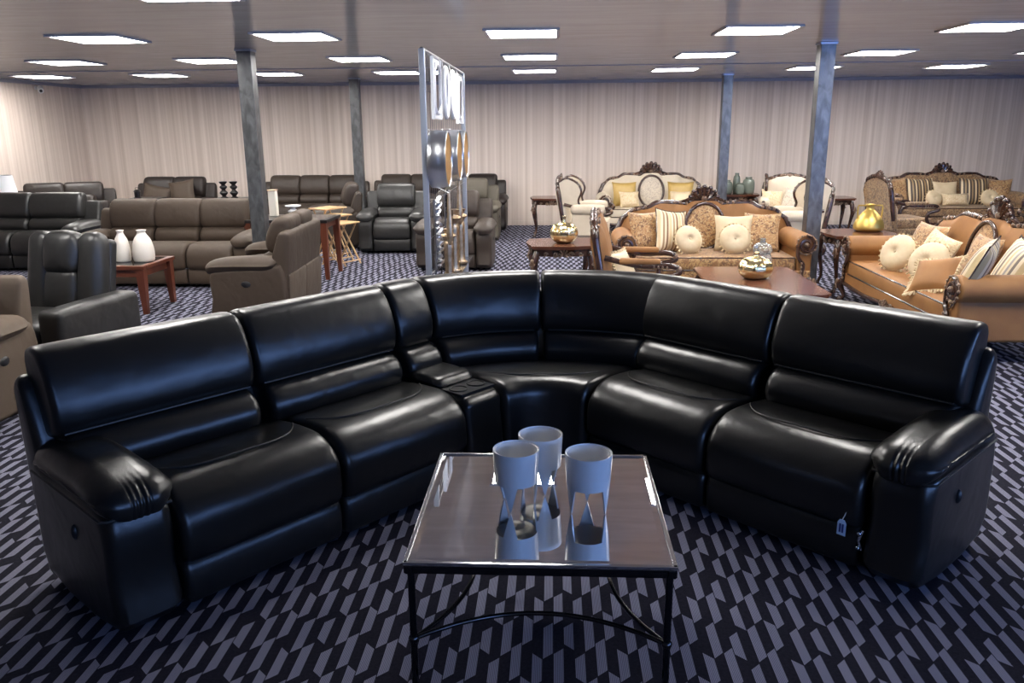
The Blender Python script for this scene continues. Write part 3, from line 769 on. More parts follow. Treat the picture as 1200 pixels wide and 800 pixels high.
def carved_sofa(name, label, cat, W, D, loc, rot, back_m, seat_m, arm_m, med_m=None, bh=.90, ch=1.09, group=None, arms='roll', wing=False, seat_z=.42, hump=True, frame=None):
    t = thing(name, label, cat, loc, rot, group); wd = frame or M['wood']; cv = M['carve']
    hw = W / 2; bw = hw - (.06 if arms == 'roll' else .02)
    if W > 1.2: tab = [(0, bh), (.13, bh), (.2, bh - .045), (.34, bh - .035), (.5, bh - .03), (.66, bh - .09), (.8, bh - .11), (.92, bh - .19), (1.0, bh - .34)]
    else: tab = [(0, bh + .02), (.4, bh), (.75, bh - .04), (.92, bh - .10), (1.0, bh - .2)]
    top = lambda x: interp(tab, abs(x) / bw)
    n = 40; vs = []; fs = []; rows = 8; yb = D - .03
    for i in range(n + 1):
        x = -bw + 2 * bw * i / n; zt_ = top(x)
        for k in range(rows + 1):
            f = k / rows; z = .26 + (zt_ - .26) * f
            bulge = .045 * sqrt(max(0, 1 - (2 * f - 1) ** 2)) * sqrt(max(0, 1 - (x / bw) ** 6)); rake = .12 * f
            vs.append((x, D - .20 + rake - bulge, z))
        for k in range(rows + 1):
            f = k / rows; z = .26 + (zt_ - .26) * f; vs.append((x, D - .13 + .12 * f, z))
    st = 2 * (rows + 1)
    for i in range(n):
        for k in range(rows):
            a = i * st + k; b = a + st; fs.append((a, b, b + 1, a + 1)); a += rows + 1; b += rows + 1; fs.append((a, a + 1, b + 1, b))
        a = i * st + rows; fs.append((a, a + st, a + st + rows + 1, a + rows + 1)); a = i * st; fs.append((a, a + rows + 1, a + st + rows + 1, a + st))
    fs.append(tuple(list(range(rows + 1)) + list(range(2 * rows + 1, rows, -1)))); e = n * st; fs.append(tuple(e + q for q in list(range(2 * rows + 1, rows, -1))[::-1][::-1] + list(range(rows + 1))))
    g = G(); g.add(vs, fs); build(g, 'back_panel', back_m, t, 60)
    g = G(); ry = lambda z: D - .165 + .12 * (z - .26) / (bh - .26)
    pts = [(x_, ry(top(x_)) + .02, top(x_) + .008) for x_ in [-bw + 2 * bw * k / 60 for k in range(61)]]
    ends = .40
    pts = [(-bw - .005, ry(ends) + .02, ends)] + pts + [(bw + .005, ry(ends) + .02, ends)]
    g.tube(pts, [.028 + .008 * abs(sin(k * .55)) for k in range(len(pts))], 8); rail = build(g, 'back_rail', wd, t)
    g = G()
    for k in range(2, 61, 2):
        x_ = -bw + 2 * bw * k / 60; u = abs(x_) / bw
        if (.16 < u < .34) or (.62 < u < .9): g.ball((x_, ry(top(x_)) - .012, top(x_) + .02), (.017, .014, .017), 6)
    for sg in (-1, 1):
        g.tube(spiral((sg * bw * .74, ry(.8) - .005, top(bw * .74) + .015), .03, 1.3, 'xz', sg, pi / 2, 12), .009, 5)
    g.tube([(p[0], p[1] - .012, p[2] + .004) for p in pts[1:-1]], .012, 6); build(g, 'rail_carving', cv, rail)
    if hump:
        yc = ry(bh) - .005; R = ch - bh
        g = G(); R2 = R + .01
        g.prism([(R2 * .86 * cos(RAD(a)), bh - .03 + R2 * .90 * sin(RAD(a))) for a in range(0, 181, 12)], yc + .0, yc + .03)
        fan(g, (0, yc, bh - .03), R2, 9, 84, R * .135); g.tube([(R2 * .92 * cos(RAD(a)), yc + .005, bh - .03 + R2 * .92 * sin(RAD(a))) for a in range(-5, 186, 10)], R * .10, 6)
        for sg in (-1, 1):
            g.tube(spiral((sg * (R * .62), yc - .01, bh - .005), R * .34, 1.5, 'xz', -sg, pi / 2, 18), R * .085, 6)
            g.tube(curve([(sg * R * .7, yc, bh + .02), (sg * R * 1.15, yc, bh + .005), (sg * R * 1.7, yc + .01, bh - .03)], 4), [.02] * 4 + [.016] * 4 + [.01], 6)
        o = build(g, 'crest', wd, t)
        g = G(); beads(g, [(R * .95 * cos(RAD(a)), yc - .012, bh - .02 + R * .98 * sin(RAD(a))) for a in range(25, 156, 13)], .011)
        g.ball((0, yc - .02, bh + R * .15), (.035, .02, .03)); beads(g, [(R * .5 * cos(RAD(a)), yc - .02, bh + R * .12 + R * .4 * sin(RAD(a))) for a in range(0, 181, 30)], .008)
        build(g, 'crest_carving', cv, o)
    if med_m:
        cz = .655; rx, rz = .20, (bh - .45) / 2
        g = G(); g.lathe([(max(1e-4, sin(pi / 2 * k / 8)), -.055 * cos(pi / 2 * k / 8)) for k in range(9)] + [(.0001, .0)], 32)
        for i in range(len(g.v)):
            x, y, z = g.v[i]; zz = cz + y * rz; g.v[i] = (x * rx, D - .20 + .12 * (zz - .26) / (bh - .26) - .035 + z * .6, zz)
        md = build(g, 'medallion', med_m, t, 60)
        g = G(); g.tube([(rx * 1.04 * cos(RAD(a)), D - .20 + .12 * (cz + rz * sin(RAD(a)) - .26) / (bh - .26) - .05, cz + rz * 1.04 * sin(RAD(a))) for a in range(0, 360, 10)], .019, 8, True); build(g, 'medallion_frame', wd, md)
    # seat
    sw = W - (.44 if arms == 'roll' else .16)
    g = G(); g.rbox((0, .05 + (D - .22) / 2, seat_z - .075), (sw / 2 + (.02 if arms == 'roll' else 0), (D - .22) / 2, .075), .035, 4, .012); sc = build(g, 'seat_cushion', seat_m, t)
    g = G(); hx_ = sw / 2 + .01; g.tube([(-hx_, .055, seat_z - .01), (hx_, .055, seat_z - .01)], .008, 6); g.tube([(-hx_, .052, seat_z - .135), (hx_, .052, seat_z - .135)], .008, 6); build(g, 'piping', M['wood'] if W > 1.2 else seat_m, sc)
    g = G(); g.rbox((0, .05 + (D - .2) / 2, .225), (hw - .05, (D - .2) / 2 - .0, .055), .015, 3); ap = build(g, 'apron', seat_m, t)
    g = G(); pts = [(x_, .045, .185 - .022 * abs(sin(x_ / hw * pi * 1.0)) ** 2 + .0) for x_ in [-hw + .04 + (W - .08) * k / 30 for k in range(31)]]
    g.tube(pts, .021, 8); build(g, 'front_rail', wd, ap)
    g = G(); fan(g, (0, .03, .17), .06, 7, 100, .010)
    for sg in (-1, 1): g.tube(spiral((sg * .10, .03, .19), .03, 1.4, 'xz', sg, 0, 14), .009, 5)
    build(g, 'apron_carving', cv, ap)
    for sg in (-1, 1):
        if arms == 'roll':
            xa = sg * (hw - .11)
            pr = smooth_poly([(.115 * cos(RAD(a)) , .545 + .105 * sin(RAD(a))) for a in range(0, 360, 30)], 2)
            g = G(); n_ = 10
            g.sweep([(a, z) for a, z in pr], lambda s_, q: (xa + sg * q * 1.0, s_), .05, D - .14, D - .19, .03, 8, .01)
            g.rbox((xa - sg * .005, .06 + (D - .22) / 2, .32), (.075, (D - .22) / 2, .16), .03, 3)
            ar = build(g, 'armrest', arm_m, t, 60)
            g = G(); g.tube(spiral((xa, .045, .545), .085, 2.0, 'xz', -sg, pi / 2 if sg > 0 else pi / 2, 30, .1), .016, 6)
            g.tube(curve([(xa - sg * .085, .045, .53), (xa - sg * .075, .04, .42), (xa - sg * .02, .035, .34), (xa - sg * .03, .035, .24), (xa, .035, .16)], 4), [.018] * 17, 6)
            sc_ = build(g, 'arm_scroll', wd, ar)
            g = G(); beads(g, [(xa + .098 * cos(RAD(a)), .04, .545 + .098 * sin(RAD(a))) for a in range(0, 360, 30)], .012); g.ball((xa, .03, .545), .024)
            beads(g, [(xa - sg * .045, .02, .36 - .04 * k) for k in range(4)], .012); build(g, 'scroll_carving', cv, sc_)
        else:
            xa = sg * (hw - .03)
            g = G(); pts = curve([(xa, D - .13, .66), (xa, D - .30, .62), (xa + sg * .015, .30, .60), (xa + sg * .02, .10, .605), (xa + sg * .02, .02, .59), (xa + sg * .02, .0, .55), (xa + sg * .02, .04, .53), (xa + sg * .01, .13, .50), (xa, .15, .42), (xa - sg * .01, .10, .34), (xa - sg * .01, .07, .24)], 4)
            g.tube(pts, .024, 8); ar = build(g, 'armrest', wd, t)
            g = G()
            if wing: g.rbox((xa, .08 + (D - .3) / 2, .59), (.075, (D - .3) / 2, .07), .065, 4); g.rbox((xa, .10 + (D - .3) / 2, .40), (.03, (D - .3) / 2 - .04, .18), .02, 2)
            else: g.rbox((xa, .32, .635), (.036, .17, .026), .024, 3)
            build(g, 'arm_pad', arm_m, ar)
            g = G(); g.ball((xa + sg * .02, .005, .575), (.03, .026, .03)); beads(g, [(xa + sg * .035, .10 + .035 * k, .60) for k in range(4)], .012); build(g, 'arm_carving', cv, ar)
            if wing:
                g = G(); S_ = curve([(D - .06, bh - .02), (D - .16, bh + .03), (D - .30, bh - .03), (D - .36, bh - .14), (D - .32, bh - .26), (D - .34, .64)], 4)
                ol = [(a, b) for a, b in S_] + [(D - .10, .62)]
                xs = sg * (hw - .05); g.prism([(a, b) for a, b in ol], xs - .025, xs + .025, 'x'); w_ = build(g, 'wing', back_m, t)
                g = G(); g.tube([(xs, a, b) for a, b in S_], .026, 8); beads(g, [(xs + sg * .012, a - .01, b + .012) for a, b in S_[2:14:2]], .016); build(g, 'wing_rail', wd, w_)
        leg(t, sg * (hw - .07), .07, .20, sg, -1, .034)
        leg(t, sg * (hw - .10), D - .10, .22, sg, 1, .026, False)
    return t

A = dict(back_m=M['amber'], seat_m=M['amberseat'], arm_m=M['amber'])
carved_sofa('carved_sofa', 'caramel velvet carved sofa with oval damask medallion, facing forward behind the walnut table', 'sofa', 2.02, .90, (1.65, 8.25, 0), 0, M['amber'], M['amberseat'], M['amber'], M['damask'], .92, 1.09)
carved_sofa('carved_sofa', 'caramel velvet carved sofa at right turned sideways, heaped with cushions', 'sofa', 2.45, .95, (2.86, 7.08, 0), -90, M['amber'], M['amber'], M['amber'], M['damask'], .93, 1.12)
carved_sofa('carved_sofa', 'brown damask carved sofa against the back wall at far right', 'sofa', 2.25, .92, (6.50, 13.35, 0), 0, M['damaskdk'], M['damaskdk'], M['damaskdk'], None, .93, 1.10)
carved_sofa('carved_sofa', 'cream carved sofa by the back wall with grey centre panel', 'sofa', 1.85, .90, (1.66, 13.35, 0), 0, M['cream'], M['cream'], M['cream'], M['taupepat'], .95, 1.14)
carved_sofa('carved_armchair', 'caramel carved armchair seen from the side beside the small carved table', 'armchair', .74, .74, (1.07, 6.98, 0), 84, M['amber'], M['amberseat'], M['amber'], None, .98, 1.05, None, 'open', False, .40)
carved_sofa('carved_armchair', 'cream wing armchair seen from the side near the back wall', 'armchair', .80, .80, (.86, 11.9, 0), 84, M['cream'], M['cream'], M['cream'], None, .98, 1.08, None, 'open', True, .42)
carved_sofa('carved_armchair', 'cream carved armchair holding two patterned cushions behind the right column', 'armchair', .80, .80, (3.52, 12.35, 0), -12, M['cream'], M['goldsilk'], M['cream'], None, .94, 1.0, None, 'open', True, .42)
carved_sofa('carved_armchair', 'cream wing armchair in profile partly hidden by the right steel column', 'armchair', .76, .74, (2.84, 10.95, 0), -94, M['cream'], M['cream'], M['cream'], None, .97, 1.06, None, 'open', True, .42)
carved_sofa('carved_armchair', 'brown carved armchair in profile in front of the far brown sofa', 'armchair', .78, .76, (5.38, 12.20, 0), 96, M['damaskdk'], M['damaskdk'], M['damaskdk'], None, .98, 1.09, None, 'open', False, .42)
carved_sofa('carved_armchair', 'cream carved armchair cut off by the right picture edge', 'armchair', .80, .78, (6.45, 11.0, 0), -60, M['cream'], M['cream'], M['cream'], None, .80, .86, None, 'open', False, .40)

# cushions on the caramel sofa facing forward
sz = .43; K = 'cushions on the forward-facing caramel sofa'
square_cushion('brown and gold damask cushion leaning at the left end of the forward-facing caramel sofa', M['damask'], .36, .44, .13, (1.00, 8.68, sz), 12, -20, 0, K)
square_cushion('cream and brown striped cushion on the forward-facing caramel sofa', M['stripe'], .38, .46, .14, (1.24, 8.60, sz), 24, -16, 8, K, None, M['wood'])
round_cushion('round ivory tasselled cushion in front of the striped one on the caramel sofa', M['ivory'], .15, .13, (1.43, 8.48, sz), 18, -24, K)
square_cushion('plain ivory square cushion behind a round one on the caramel sofa', M['ivory'], .40, .40, .13, (1.90, 8.66, sz), -6, -20, 0, K)
round_cushion('round ivory tasselled cushion with button at the right of the medallion', M['ivory'], .155, .13, (1.88, 8.46, sz), -4, -20, K)
square_cushion('gold damask cushion leaning at the right end of the forward-facing caramel sofa', M['damask'], .38, .42, .13, (2.19, 8.68, sz), -14, -20, 0, K)
# cushions on the sideways caramel sofa (faces -X)
K = 'cushions on the sideways caramel sofa'
square_cushion('brown floral damask cushion at the far back of the sideways caramel sofa', M['damask'], .50, .42, .14, (3.42, 7.80, sz), -84, -22, 0, K)
square_cushion('ivory jacquard rectangular cushion propped behind the round ones on the right sofa', M['jacq'], .46, .38, .14, (3.34, 7.42, sz), -84, -24, 10, K)
round_cushion('round ivory cushion nearest the far arm of the sideways sofa', M['ivory'], .17, .14, (3.06, 7.46, sz), -62, -24, K)
round_cushion('round ivory cushion with deep centre dimple on the right sofa', M['ivory'], .175, .15, (3.10, 6.93, sz), -58, -28, K)
square_cushion('caramel fringed cushion lying toward the front edge of the right sofa', M['amber'], .36, .34, .13, (2.98, 6.50, sz), -50, -46, -12, K, M['fringe'])
square_cushion('long cream and grey striped cushion leaning against the near arm of right sofa', M['stripegr'], .44, .52, .15, (3.02, 6.13, sz), -125, -24, 4, K, None, M['wood'])
square_cushion('brown damask cushion standing below the crest of the sideways sofa', M['damask'], .42, .42, .13, (3.46, 6.86, sz), -90, -20, 0, K)
square_cushion('cream and grey striped cushion at the right picture edge on the sideways sofa', M['stripegr'], .46, .46, .15, (3.42, 6.36, sz), -100, -24, 8, K, None, M['wood'])
# cushions on the far brown sofa
K = 'cushions on the far brown damask sofa'
square_cushion('brown damask cushion at the left end of the far brown sofa', M['damask'], .44, .46, .14, (5.68, 13.88, sz), 14, -18, 0, K)
square_cushion('dark striped cushion behind the left round one on the far brown sofa', M['stripedk'], .46, .46, .14, (6.05, 13.86, sz), 6, -18, 0, K)
round_cushion('round ivory cushion on the left half of the far brown sofa', M['ivory'], .13, .12, (6.17, 13.62, sz), 8, -22, K, True, 20)
square_cushion('small ivory cushion below the crest of the far brown sofa', M['ivory'], .40, .40, .12, (6.46, 13.88, sz), 0, -18, 0, K)
square_cushion('gold rectangular cushion lying in the middle of the far brown sofa', M['jacq'], .44, .22, .13, (6.52, 13.66, sz), 0, -24, 0, K)
square_cushion('dark striped cushion behind the right round one on the far brown sofa', M['stripedk'], .48, .46, .14, (6.90, 13.86, sz), -6, -18, 0, K)
round_cushion('round ivory cushion on the right half of the far brown sofa', M['ivory'], .135, .12, (7.04, 13.62, sz), -8, -22, K, True, 20)
square_cushion('brown damask cushion at the right end of the far brown sofa', M['damask'], .40, .44, .14, (7.30, 13.88, sz), -14, -18, 0, K)
# cushions on cream sofa and chairs
K = 'cushions on the cream carved sofa'
square_cushion('gold silk cushion at the left end of the cream carved sofa', M['goldsilk'], .42, .42, .13, (1.21, 13.86, sz), 8, -18, 0, K)
square_cushion('ivory floral cushion in front of the left gold one on the cream sofa', M['jacq'], .34, .28, .12, (1.27, 13.62, sz), 10, -24, 0, K)
square_cushion('gold silk cushion at the right end of the cream carved sofa', M['goldsilk'], .44, .42, .13, (2.12, 13.86, sz), -8, -18, 0, K)
square_cushion('ivory cushion in front of the right gold one on the cream sofa', M['ivory'], .34, .28, .12, (2.08, 13.62, sz), -8, -24, 0, K)
K = 'cushions on the cream armchair behind the column'
square_cushion('cream floral cushion on the left of the cream armchair behind the column', M['jacq'], .36, .36, .13, (3.36, 12.78, sz), 10, -22, 8, K)
square_cushion('grey patterned cushion leaning on the right of the cream armchair behind column', M['taupepat'], .36, .36, .13, (3.62, 12.74, sz), -22, -22, 14, K)
square_cushion('ivory fringed cushion on the seat of the caramel carved armchair', M['ivory'], .30, .30, .11, (.66, 6.92, .41), 60, -26, 0, None, M['fringe'])
square_cushion('ivory fringed cushion on the brown carved armchair in profile', M['jacq'], .34, .30, .11, (4.96, 12.14, .43), 60, -26, 0, None, M['fringe'])
square_cushion('brown cushion slanting at the left of the far dark brown sofa', M['brown'], .52, .34, .14, (-6.78, 13.70, .50), 0, -20, 12, 'cushions on the dark brown sofa')
square_cushion('brown cushion slanting at the right of the far dark brown sofa', M['brown'], .46, .44, .14, (-6.28, 13.70, .49), 0, -20, -10, 'cushions on the dark brown sofa')

def carved_table(label, W, D, Hh, loc, rot, top_m=None, bow=.04, group=None):
    t = thing('carved_side_table', label, 'side table', loc, rot, group)
    def ol(hx, hy, b):
        p = []
        for (ax, ay, bx, by, nx, ny) in ((-hx, -hy, hx, -hy, 0, -1), (hx, -hy, hx, hy, 1, 0), (hx, hy, -hx, hy, 0, 1), (-hx, hy, -hx, -hy, -1, 0)):
            for k in range(12):
                x = k / 12; s_ = b * (sin(pi * x) ** 2); p.append((ax + (bx - ax) * x + nx * s_, ay + (by - ay) * x + ny * s_))
        return p
    g = G(); hx, hy = W / 2, D / 2
    g.prism(ol(hx, hy, bow), Hh - .018, Hh, 'z'); g.prism(ol(hx - .012, hy - .012, bow), Hh - .035, Hh - .018, 'z'); build(g, 'table_top', top_m or M['topwood'], t)
    g = G(); g.prism(ol(hx - .05, hy - .05, bow), Hh - .105, Hh - .035, 'z'); ap = build(g, 'apron', M['wood'], t)
    g = G()
    for q in range(4):
        o = len(g.v); L_ = (hx if q % 2 == 0 else hy); d = (hy if q % 2 == 0 else hx) - .05 + bow
        fan(g, (0, -d - .005, Hh - .09), .05, 7, 110, .009)
        for sg in (-1, 1):
            g.tube(spiral((sg * .075, -d + .004, Hh - .085), .028, 1.4, 'xz', sg, 0, 12), .008, 5); g.tube(spiral((sg * L_ * .55, -d + .022, Hh - .085), .022, 1.3, 'xz', -sg, 0, 12), .007, 5)
        g.xf(Matrix.Rotation(q * pi / 2, 4, 'Z'), o)
    build(g, 'apron_carving', M['carve'], ap)
    for sx in (-1, 1):
        for sy in (-1, 1): leg(t, sx * (hx - .055), sy * (hy - .055), Hh - .06, sx, sy, .030)
    return t
carved_table('carved dark wood side table bearing a gold gourd vase left of caramel armchair', .62, .58, .60, (.085, 8.12, 0), 4)
carved_table('carved dark wood table by the back wall behind the cream wing armchair', .62, .55, .62, (-.02, 13.35, 0), 0)
carved_table('carved dark wood side table under the golden two-handled vase', .66, .62, .60, (3.25, 8.86, 0), 0)
carved_table('carved dark wood side table by the back wall left of the brown armchair', .60, .5, .62, (4.36, 13.15, 0), 0)
carved_table('carved dark wood table holding smoky green glass jars by the back wall', .60, .55, .62, (3.08, 13.95, 0), 0)

def walnut_table():
    t = thing('coffee_table', 'low polished walnut coffee table with clipped corners in front of caramel sofa', 'coffee table', (1.72, 6.88, 0), 0)
    hx, hy, c, z = .43, .66, .06, .45
    ol = lambda i: [(-hx + i + c, -hy + i), (hx - i - c, -hy + i), (hx - i, -hy + i + c), (hx - i, hy - i - c), (hx - i - c, hy - i), (-hx + i + c, hy - i), (-hx + i, hy - i - c), (-hx + i, -hy + i + c)]
    g = G(); g.prism(ol(0), z - .02, z, 'z'); g.prism(ol(.012), z - .036, z - .02, 'z'); build(g, 'table_top', M['topwood'], t)
    g = G(); g.prism(ol(.06), z - .11, z - .036, 'z'); ap = build(g, 'apron', M['wood'], t)
    g = G()
    for sg in (-1, 1): fan(g, (sg * .0, sg * (hy - .055), z - .10), .06, 7, 110, .009)
    build(g, 'apron_carving', M['carve'], ap)
    for sx in (-1, 1):
        for sy in (-1, 1): leg(t, sx * (hx - .08), sy * (hy - .08), z - .05, sx, sy, .034)
walnut_table()

# vases
def gourd(label, loc, r=.14, h=.20, neck=.05):
    t = thing('gourd_vase', label, 'vase', loc, 0)
    prof = [(r * .45, 0), (r * .7, h * .06), (r * .94, h * .28), (r, h * .48), (r * .92, h * .70), (r * .66, h * .90), (r * .3, h * .985), (r * .14, h)]
    g = G(); g.lathe(curve(prof, 3), 40, (0, 0, 0), (10, .035)); build(g, 'body', M['gold'], t)
    g = G(); g.lathe(curve([(r * .17, h * .98), (r * .13, h + neck * .5), (r * .16, h + neck), (r * .13, h + neck), (r * .10, h + neck * .5)], 3), 14); build(g, 'neck', M['gold'], t)
gourd('round gold gourd vase on the small carved side table', (.11, 8.08, .601), .135, .20, .06)
gourd('squat gold gourd vase on the walnut coffee table', (1.72, 6.93, .451), .145, .19, .03)
g = G(); g.lathe(curve([(.06, 0), (.085, .03), (.088, .10), (.08, .15), (.07, .17), (.085, .20), (.07, .245), (.03, .265), (.022, .29), (.026, .30), (.018, .30), (.015, .28)], 3), 20)
one(g, 'bottle_vase', M['clear'], 'clear mercury glass bottle vase behind the squat gold vase', 'vase', (1.84, 7.22, .451))
t = thing('handled_vase', 'golden flask vase with two square handles on the right side table', 'vase', (3.40, 8.98, .601), 0)
g = G(); g.lathe(curve([(.11, 0), (.15, .02), (.155, .06), (.13, .13), (.075, .20), (.042, .235), (.04, .27), (.05, .285), (.04, .285), (.03, .26)], 3), 24); build(g, 'body', M['brass'], t)
for sg in (-1, 1):
    g = G(); g.tube([(sg * .04, 0, .272), (sg * .125, 0, .272), (sg * .13, 0, .255), (sg * .125, 0, .115)], .009, 6); build(g, 'handle', M['brass'], t)
for (x, y, s_, lab) in ((-4.19, 7.70, 1.0, 'white fluted bottle vase, the left one on the glass-topped coffee table'), (-3.99, 7.72, 1.0, 'white fluted bottle vase, the wider right one on glass-topped coffee table')):
    w_ = .075 if x < -4.1 else .10
    g = G(); g.lathe(curve([(w_ * .8, 0), (w_ * .95, .02), (w_, .10), (w_ * .82, .20), (w_ * .5, .255), (w_ * .38, .28), (w_ * .42, .30), (w_ * .48, .305), (w_ * .36, .305), (w_ * .30, .28)], 3), 36, (0, 0, 0), (18, .02))
    one(g, 'bottle_vase', M['bisque'], lab, 'vase', (x, y, .471), (0, 0, 0), 'white fluted vases on the coffee table')
for (x, y, r, h, lab) in ((2.90, 13.92, .085, .22, 'short smoky glass jar, leftmost of the jars behind the caramel sofa'), (3.06, 13.98, .06, .33, 'tall narrow smoky glass jar behind the caramel sofa'), (3.24, 13.90, .10, .27, 'rounded smoky glass jar, rightmost of the jars behind the caramel sofa'), (3.08, 13.80, .075, .18, 'low smoky glass jar in front of the tall narrow one')):
    g = G(); g.lathe(curve([(r * .7, 0), (r * .95, h * .08), (r, h * .55), (r * .85, h * .82), (r * .55, h * .9), (r * .55, h), (r * .45, h), (r * .45, h * .9)], 3), 20)
    one(g, 'glass_jar', M['greenglass'], lab, 'jar', (x, y, .621), (0, 0, 0), 'smoky glass jars')

# glass-topped tables with red-brown legs
def glass_table(label, W, D, z, loc, rot=0, splay=.05, fm='redwood'):
    t = thing('coffee_table', label, 'coffee table', loc, rot); hx, hy = W / 2, D / 2
    g = G(); g.rbox((0, 0, z - .008), (hx - .05, hy - .05, .008), .003, 1); build(g, 'glass_top', M['glasstop'], t)
    g = G()
    for (a, b, c, d) in ((0, hy - .03, hx, .03), (0, -hy + .03, hx, .03), (hx - .03, 0, .03, hy - .06), (-hx + .03, 0, .03, hy - .06)): g.rbox((a, b, z - .02), (c, d, .018), .005, 2)
    build(g, 'frame', M[fm], t)
    g = G()
    for (a, b, c, d) in ((0, hy - .06, hx - .06, .012), (0, -hy + .06, hx - .06, .012), (hx - .06, 0, .012, hy - .06), (-hx + .06, 0, .012, hy - .06)): g.rbox((a, b, z - .075), (c, d, .04), .004, 1)
    build(g, 'apron', M['redwood'], t)
    for sx in (-1, 1):
        for sy in (-1, 1):
            vs = []
            for (zz, w, o) in ((0, .022, splay), (z - .035, .040, 0)):
                cx, cy = sx * (hx - .055 + o), sy * (hy - .055 + o)
                vs += [(cx - w, cy - w, zz), (cx + w, cy - w, zz), (cx + w, cy + w, zz), (cx - w, cy + w, zz)]
            g = G(); g.add(vs, [(3, 2, 1, 0), (4, 5, 6, 7), (0, 1, 5, 4), (1, 2, 6, 5), (2, 3, 7, 6), (3, 0, 4, 7)]); build(g, 'leg', M['redwood'], t)
glass_table('glass-topped coffee table with red-brown legs under two white vases', 1.0, .66, .47, (-4.36, 7.76, 0), 0, .01)
glass_table('dark glass-topped table with red-brown legs behind the sideways recliner', 1.0, .66, .70, (-3.10, 9.62, 0), 0, .02, 'blackwood')
for (x, y, w, h, lab) in ((-3.36, 9.74, .045, .30, 'tall cream square candle lantern on the dark glass-topped table'), (-3.46, 9.66, .04, .21, 'shorter cream square candle lantern on the dark glass-topped table')):
    t = thing('candle_lantern', lab, 'lantern', (x, y, .701), 0)
    g = G(); g.rbox((0, 0, h / 2), (w, w, h / 2), .006, 2); build(g, 'body', M['bisque'], t)
    g = G(); g.rbox((0, 0, h + .006), (w + .005, w + .005, .006), .003, 1); build(g, 'cap', M['bronze'], t)
g = G(); g.lathe(curve([(.06, 0), (.065, .012), (.03, .03), (.055, .055), (.06, .075), (.03, .095), (.035, .11), (.085, .125), (.088, .14), (.06, .145), (.0001, .14)], 3), 24)
one(g, 'candle_holder', M['white'], 'white lobed candle holder with flat dish on the dark glass-topped table', 'candle holder', (-3.08, 9.60, .701))

def tray(label, x, y, rz, z, grp):
    t = thing('tray_table', label, 'tray table', (x, y, 0), rz, grp)
    g = G(); g.rbox((0, 0, z - .01), (.21, .16, .01), .008, 2); build(g, 'tray_top', M['oak'], t)
    for sx in (-1, 1):
        for sy in (-1, 1):
            xx = sx * (.165 if sy > 0 else .145)
            g = G(); g.tube([(xx, sy * .19, .012), (xx, -sy * .12, z - .02)], .012, 6); build(g, 'leg', M['oak'], t)
    for (yy, zz, nm) in ((-.16, .06, 'crossbar'), (.16, .06, 'crossbar')):
        g = G(); g.tube([(-.18, yy, zz), (.18, yy, zz)], .010, 6); build(g, nm, M['oak'], t)
tray('pale oak folding tray table nearest the black recliner', -2.74, 10.40, 62, .55, 'nest of folding tray tables')
tray('pale oak folding tray table in the middle of the nest', -2.90, 10.66, 62, .62, 'nest of folding tray tables')
tray('pale oak folding tray table, tallest and leftmost of the nest', -3.04, 10.95, 62, .69, 'nest of folding tray tables')

def dark_table(label, W, D, z, loc):
    t = thing('side_table', label, 'side table', loc, 0)
    g = G(); g.rbox((0, 0, z - .015), (W / 2, D / 2, .015), .005, 2); build(g, 'table_top', M['blackwood'], t)
    for sx in (-1, 1):
        for sy in (-1, 1):
            g = G(); g.rbox((sx * (W / 2 - .04), sy * (D / 2 - .04), (z - .03) / 2), (.022, .022, (z - .03) / 2), .004, 1); build(g, 'leg', M['blackwood'], t)
    g = G(); g.rbox((0, 0, .15), (W / 2 - .05, D / 2 - .05, .01), .004, 1); build(g, 'shelf', M['blackwood'], t)
dark_table('black side table by the back wall under two turned candlesticks', .70, .5, .63, (-5.20, 13.3, 0))
dark_table('black side table left of the two-seat sofa holding a small dark lantern', .50, .45, .68, (-6.46, 12.75, 0))
for (x, lab) in ((-5.38, 'black turned candlestick, the left one near the back wall'), (-5.21, 'black turned candlestick, the right one near the back wall')):
    g = G(); g.lathe(curve([(.055, 0), (.06, .015), (.03, .035), (.062, .075), (.062, .10), (.03, .135), (.058, .17), (.055, .195), (.028, .215), (.058, .245), (.06, .27), (.0001, .268)], 3), 18)
    one(g, 'candlestick', M['blackwood'], lab, 'candlestick', (x, 13.25, .631), (0, 0, 0), 'pair of turned candlesticks')
t = thing('small_lantern', 'small dark lantern on the black side table at left', 'lantern', (-6.55, 12.7, .681), 0)
g = G(); g.lathe([(.06, 0), (.06, .012), (.045, .014), (.045, .10), (.06, .105), (.03, .13), (.0001, .135)], 8); build(g, 'body', M['blackwood'], t)
g = G(); g.tube([(.03, 0, .125), (.02, 0, .165), (-.02, 0, .165), (-.03, 0, .125)], .004, 5); build(g, 'handle', M['blackwood'], t)

dark_table('black side table behind the black two-seat recliner under the lamp', .45, .45, .50, (-7.74, 11.2, 0))
t = thing('table_lamp', 'white drum-shaded lamp behind the black two-seat recliner at far left', 'lamp', (-7.72, 11.2, .501), 0)
g = G(); g.lathe(curve([(.08, 0), (.08, .02), (.03, .05), (.055, .16), (.05, .25), (.015, .32), (.012, .42)], 3), 18); build(g, 'base', M['bisque'], t)
g = G(); g.lathe([(.20, .36), (.16, .62), (.155, .62), (.195, .36)], 28); build(g, 'lamp_shade', M['shade'], t)

